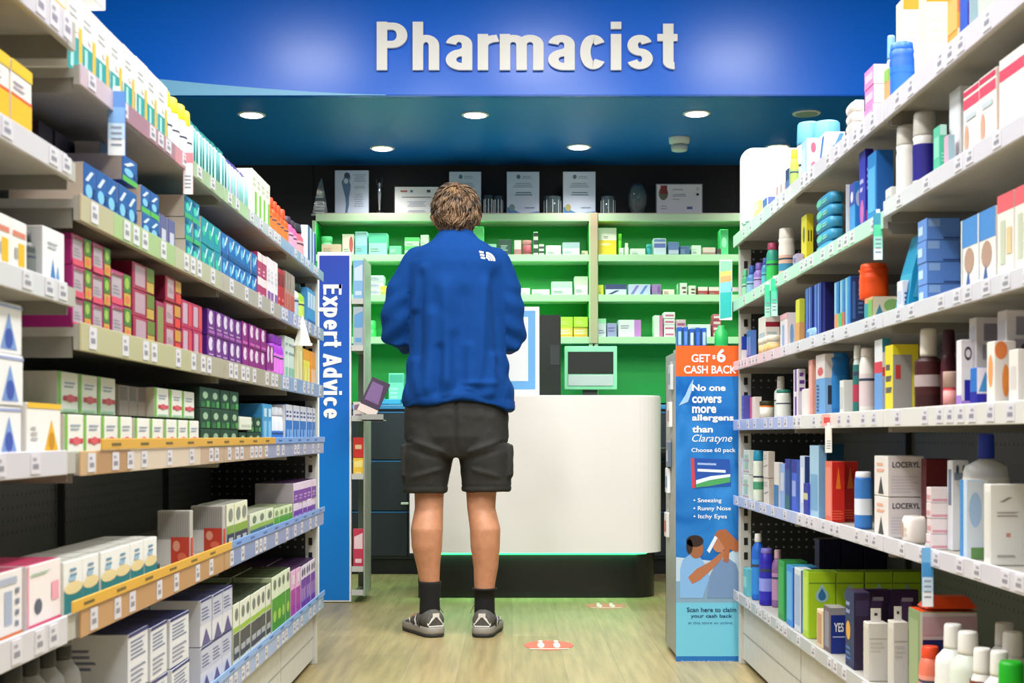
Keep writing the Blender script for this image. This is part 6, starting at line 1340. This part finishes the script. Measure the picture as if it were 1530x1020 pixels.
TR = [(1.588,681,.070,.066,.012),(1.575,681,.080,.074,.008),(1.555,681,.092,.082,.0),(1.535,681,.128,.092,-.004),(1.505,681,.172,.108,-.006),(1.46,681,.196,.122,-.006),(1.38,682,.194,.130,-.004),(1.25,683,.188,.134,0),(1.12,683,.192,.140,.0),(1.02,683,.203,.146,.0),(.955,684,.218,.150,0),(.915,685,.226,.154,0),(.902,685.5,.226,.152,0)]
j.rings([ering(mx(c), y, z, a, d, pw=2.25, n=40, tx=-.02 if z < 1 else 0) for z, c, a, d, y in TR][::-1], FL)
j.rings([ering(mx(681), .014, z, a, a*.95, n=30) for z, a in ((1.54,.074),(1.575,.069),(1.600,.067),(1.604,.064))], FL)
capsule(j, [(-.150,0,1.465), (mx(603),.01,1.36), (mx(596),.02,1.25), (mx(594),.03,1.195), (-.205,.13,1.175), (-.15,.26,1.19)], [.066,.068,.069,.071,.058,.044], FL)
capsule(j, [(.150,0,1.465), (mx(752),.01,1.36), (mx(759),.02,1.25), (mx(761),.03,1.175), (.195,.13,1.165), (.13,.26,1.19)], [.066,.068,.068,.070,.058,.044], FL)
me = eval_mesh(j, 'fleece_jacket', .0075, 5, .5)
def sstep(a, b, x): t = max(0, min(1, (x-a)/(b-a))); return t*t*(3-2*t)
def fold(x, z, x0, z0, x1, z1, w):      # ridge along a slanted line
    t = max(0, min(1, (z-z0)/(z1-z0) if z1 != z0 else 0)); xc_ = x0+(x1-x0)*t
    inside = sstep(0, .15, (z-z0)/(z1-z0))*(1-sstep(.85, 1, (z-z0)/(z1-z0)))
    return inside*math.exp(-((x-xc_)/w)**2)
FO = [(-.03,.93,-.04,1.42,.020,.012),(.02,.93,.035,1.38,.02,-.007),(.085,.95,.115,1.42,.016,.009),(-.11,.92,-.085,1.30,.02,.010),(-.155,.98,-.13,1.46,.012,-.009),(.165,1.0,.15,1.45,.012,-.010),(-.075,.92,-.06,1.15,.014,-.008),(.13,.92,.15,1.12,.016,.008),(.055,.92,.05,1.16,.014,.006),(-.165,1.25,-.12,1.46,.014,.008),(-.14,.92,-.165,1.1,.014,.006),(.0,.92,-.01,1.2,.012,-.006)]
from mathutils import noise as mnoise
NRM = [v.normal.copy() for v in me.vertices]
for v in me.vertices:
    x, y, z = v.co; n_ = NRM[v.index]; d = 0
    if y < .06 and abs(x) < .205 and z > .9:
        for x0, z0, x1, z1, w_, a in FO: d += 1.6*a*fold(x, z, x0, z0, x1, z1, w_*1.35)
        d += .004*math.exp(-((z-.985)/.012)**2)*sstep(.0,.06,x)*(1-sstep(.14,.17,x))*2          # small tuck above the hem on the right
    if abs(x) > .19 and z < 1.45:     # sleeve creases
        d += .0045*math.sin((z*1.0+abs(x)*.7)*70+3*mnoise.noise(Vector((x*6,y*6,z*6))))*sstep(1.42,1.3,z)
    d += .009*mnoise.noise(Vector((x*8, y*8, z*4)))+.0018*mnoise.noise(Vector((x*28, y*28, z*18)))
    if z < .93: d += .004*math.sin(x*38)
    v.co = v.co+n_*d
    if z < 1.0 and y < .1: v.co.z += (.022*math.exp(-((x-.03)/.06)**2)-.012*sstep(.14,.21,x)-.016*sstep(-.15,-.2,x))*sstep(1.0,.92,z)
fj = link(me, 'fleece_jacket', man)
# small white emblem on the back of the right shoulder: three nested quarter arcs and two lines of print
lg = MB(); WL = mat('eef2f6', .5)
from mathutils.bvhtree import BVHTree
bvh = BVHTree.FromPolygons([v.co[:] for v in me.vertices], [p.vertices[:] for p in me.polygons])
def on_back(px, py):
    h_ = bvh.ray_cast(Vector((mx(px), -1, mz(py))), Vector((0,1,0)))
    return (h_[0]+Vector((0,-.0012,0))) if h_[0] else Vector((mx(px), -.12, mz(py)))
def strip(pa, pb_):
    for i in range(len(pa)-1): lg.face([on_back(*pa[i]), on_back(*pa[i+1]), on_back(*pb_[i+1]), on_back(*pb_[i])], WL)
for r0, r1 in ((3.5,6),(7,9.4),(10.4,13.5)):
    strip([(727+r0*math.cos(math.radians(a)), 394-r0*math.sin(math.radians(a))*.95) for a in range(0,91,9)], [(727+r1*math.cos(math.radians(a)), 394-r1*math.sin(math.radians(a))*.95) for a in range(0,91,9)])
for k in range(3): strip([(717+k*1.2+j_*.9,380+k*4.4+j_*.15) for j_ in range(8)], [(717+k*1.2+j_*.9,382.6+k*4.4+j_*.15) for j_ in range(8)])
lg.build('emblem', man)
# --- shorts ------------------------------------------------------------------------------
SH = mat('262522', .85, noise=.2, nscale=14, bump=.2, bscale=300)
s_ = MB()
s_.rings([ering(mx(682), 0, z, a, d, pw=2.4, n=36) for z, a, d in ((.70,.150,.10),(.735,.185,.115),(.78,.206,.130),(.86,.206,.138),(.93,.200,.13),(.965,.195,.12))], SH)
s_.rings([ering(mx(c), y, z, a, d, pw=2.3, n=30) for z, c, a, d, y in ((.560,635.5,.088,.098,.008),(.60,636,.089,.10,.006),(.66,638,.094,.108,.004),(.72,641,.099,.118,0),(.80,645,.095,.12,0),(.86,650,.08,.11,0))], SH)
s_.rings([ering(mx(c), y, z, a, d, pw=2.3, n=30) for z, c, a, d, y in ((.566,726,.097,.100,.008),(.60,726,.098,.102,.006),(.66,725,.099,.108,.004),(.72,723,.103,.118,0),(.80,719,.096,.12,0),(.86,714,.08,.11,0))], SH)
for s in (-1, 1):      # cargo pockets
    cx = mx(606) if s < 0 else mx(761); s_.box(cx-.014, cx+.014, -.06, .06, .625, .75, SH); 
me = eval_mesh(s_, 'shorts', .0065, 4, .45)
NRM = [v.normal.copy() for v in me.vertices]
for v in me.vertices:
    x, y, z = v.co; d = .004*mnoise.noise(Vector((x*11, y*11, z*11)))+.0025*mnoise.noise(Vector((x*30, y*20, z*30)))
    if y < .03:
        for s in (-1, 1):
            u = (x-s*.01)*s
            d += .008*math.exp(-((z-(.73+.35*(u-.06)))/.010)**2)*sstep(.01,.05,u)*(1-sstep(.12,.18,u))
            d -= .006*math.exp(-((z-(.70+.30*(u-.06)))/.010)**2)*sstep(.01,.05,u)*(1-sstep(.13,.19,u))
            d += .006*math.exp(-((z-(.645-.3*(u-.09)))/.009)**2)*sstep(.03,.06,u)*(1-sstep(.14,.18,u))
        d -= .010*math.exp(-((x-.0)/.007)**2)*sstep(.70,.76,z)       # centre seam
    if abs(z-.59) < .004: d -= .002
    if abs(z-.76) < .004 and abs(x) > .17: d -= .005
    v.co = v.co+NRM[v.index]*d
link(me, 'shorts', man)
# --- socks and trainers ------------------------------------------------------------------
for s in (-1, 1):
    P0, W0 = legs[s]; k0, c0, l0, a0 = FT[s]
    q = MB(); zt_ = mz(868) if s < 0 else mz(878); 
    rr = [(a0 if z < .21 else a0+(l0-a0)*(z-.2)/.07, z, r) for z, r in ((.075,.040),(.10,.0395),(.14,.0395),(.18,.042),(zt_-.008,.0455 if s < 0 else .0485),(zt_,.0445 if s < 0 else .047),(zt_+.0005,.036))]
    q.rings([ering(x, .006, z, r+.0012*(i % 2), r*1.08) for i, (x, z, r) in enumerate(rr)], mat('0c0c0d', .9, bump=.3, bscale=150)); q.build('sock', man)
    # trainer, built pointing +Y then turned
    ang = math.radians(26 if s < 0 else -8)      # toe-out
    shoe = empty('trainer_'); sh_loc = Vector((a0-.0, .0, 0))
    def T(p): x, y, z = p; return (sh_loc.x+x*math.cos(ang)-y*math.sin(ang), x*math.sin(ang)+y*math.cos(ang), z)
    UP = mat('55524e', .75, noise=.3, nscale=60); SO = mat('8f8a82', .6); OU = mat('26262a', .7)
    bpy.data.objects.remove(shoe)
    up = MB(); prof = [(-.062,.030,.034,.088,.0),(-.052,.040,.030,.105,0),(-.02,.044,.030,.108,0),(.02,.044,.030,.105,0),(.06,.045,.028,.088,0),(.10,.048,.026,.068,0),(.15,.048,.024,.052,0),(.19,.038,.024,.042,0),(.212,.018,.026,.034,0)]
    R = []
    for (y, w_, z0, z1, _) in prof:
        ring = []
        for k in range(18):
            a = 2*PI*k/18; c, sn = math.cos(a), math.sin(a)
            ring.append(T((w_*math.copysign(abs(c)**.8, c)*(1-.25*max(0, sn)), y, (z0+z1)/2+(z1-z0)/2*math.copysign(abs(sn)**.85, sn))))
        R.append(ring)
    up.rings(R, UP); sho = up.build('trainer', man)
    so = MB(); out = []
    op = [(-.076,.0),(-.072,.026),(-.05,.042),(0,.045),(.06,.046),(.12,.052),(.17,.05),(.205,.036),(.222,.0)]
    full = [(x, y) for y, x in op]+[(-x, y) for y, x in op[-2:0:-1]]
    so.rings([[T((x*k, y*kk, z)) for x, y in full] for z, k, kk in ((.012,.97,.98),(.02,1.0,1.0),(.034,1.0,1.0),(.040,.93,.95))], SO); so.build('midsole', sho)
    ou = MB(); ou.rings([[T((x*k, y*kk, z)) for x, y in full] for z, k, kk in ((.001,.93,.93),(.004,.98,.98),(.0125,1.0,1.0))], OU); ou.build('outsole', sho)
    hc = MB()   # heel counter with pale chevron overlay
    def back_pt(xx, zz): 
        w_ = .045; return T((xx, -.0665-.006*(zz < .05)+abs(xx)**2*9, zz))
    for xa, za, xb, zb2, th in ((-.034,.045,-.006,.075,.012),(.034,.045,.006,.075,.012),(-.014,.078,.014,.078,.016),(-.03,.042,.03,.042,.008)):
        hc.face([back_pt(xa,za), back_pt(xb,zb2), back_pt(xb,zb2+th), back_pt(xa,za+th)], mat('d6d2ca', .5))
    hc.build('heel_overlay', sho)
    for sd in (-1, 1):
        ov = MB()
        for k in range(4): ov.tube([T((sd*.044,.0+k*.03,.036)), T((sd*.046,.012+k*.03,.060)), T((sd*.036,.02+k*.03,.085-k*.010))], .0035, mat('c9c5bd' if k % 2 else '3a3a3c', .6), n=6)
        ov.build('side_overlay', sho)
    la = MB()
    for k in range(4): la.tube([T((-.02,.045+k*.022,.092-k*.010)), T((0,.05+k*.022,.099-k*.010)), T((.02,.045+k*.022,.092-k*.010))], .002, mat('d0ccc4'), n=6)
    la.tube([T((.0,.05,.1)), T((.05*-s,.03,.11)), T((.058*-s,.0,.085))], .0012, mat('2c2c2c'), n=5)
    la.tube([T((.0,.05,.1)), T((.04*-s,.02,.125)), T((.05*-s,-.01,.14))], .0012, mat('b0aca4'), n=5)
    la.build('laces', sho)
# ============================ camera, world ===============================================
w = bpy.data.worlds.new('world'); S.world = w; w.use_nodes = True
w.node_tree.nodes['Background'].inputs[0].default_value = (.93, .96, 1, 1); w.node_tree.nodes['Background'].inputs[1].default_value = .14
cd = bpy.data.cameras.new('camera'); cam = bpy.data.objects.new('camera', cd); COL.objects.link(cam)
cam.location = (0, 0, CAMZ); cam.rotation_euler = (PI/2, 0, 0)
cd.sensor_width = 36; cd.lens = F/1530*36; cd.shift_y = 140/1530; cd.clip_start = .05
cd.dof.use_dof = True; cd.dof.focus_distance = 5.4; cd.dof.aperture_fstop = 9
S.camera = cam
S.view_settings.view_transform = 'Standard'; S.view_settings.look = 'None'; S.view_settings.gamma = 1; S.view_settings.exposure = 0.12
S.view_settings.use_curve_mapping = False
print('PRODUCTS', COUNT[0])
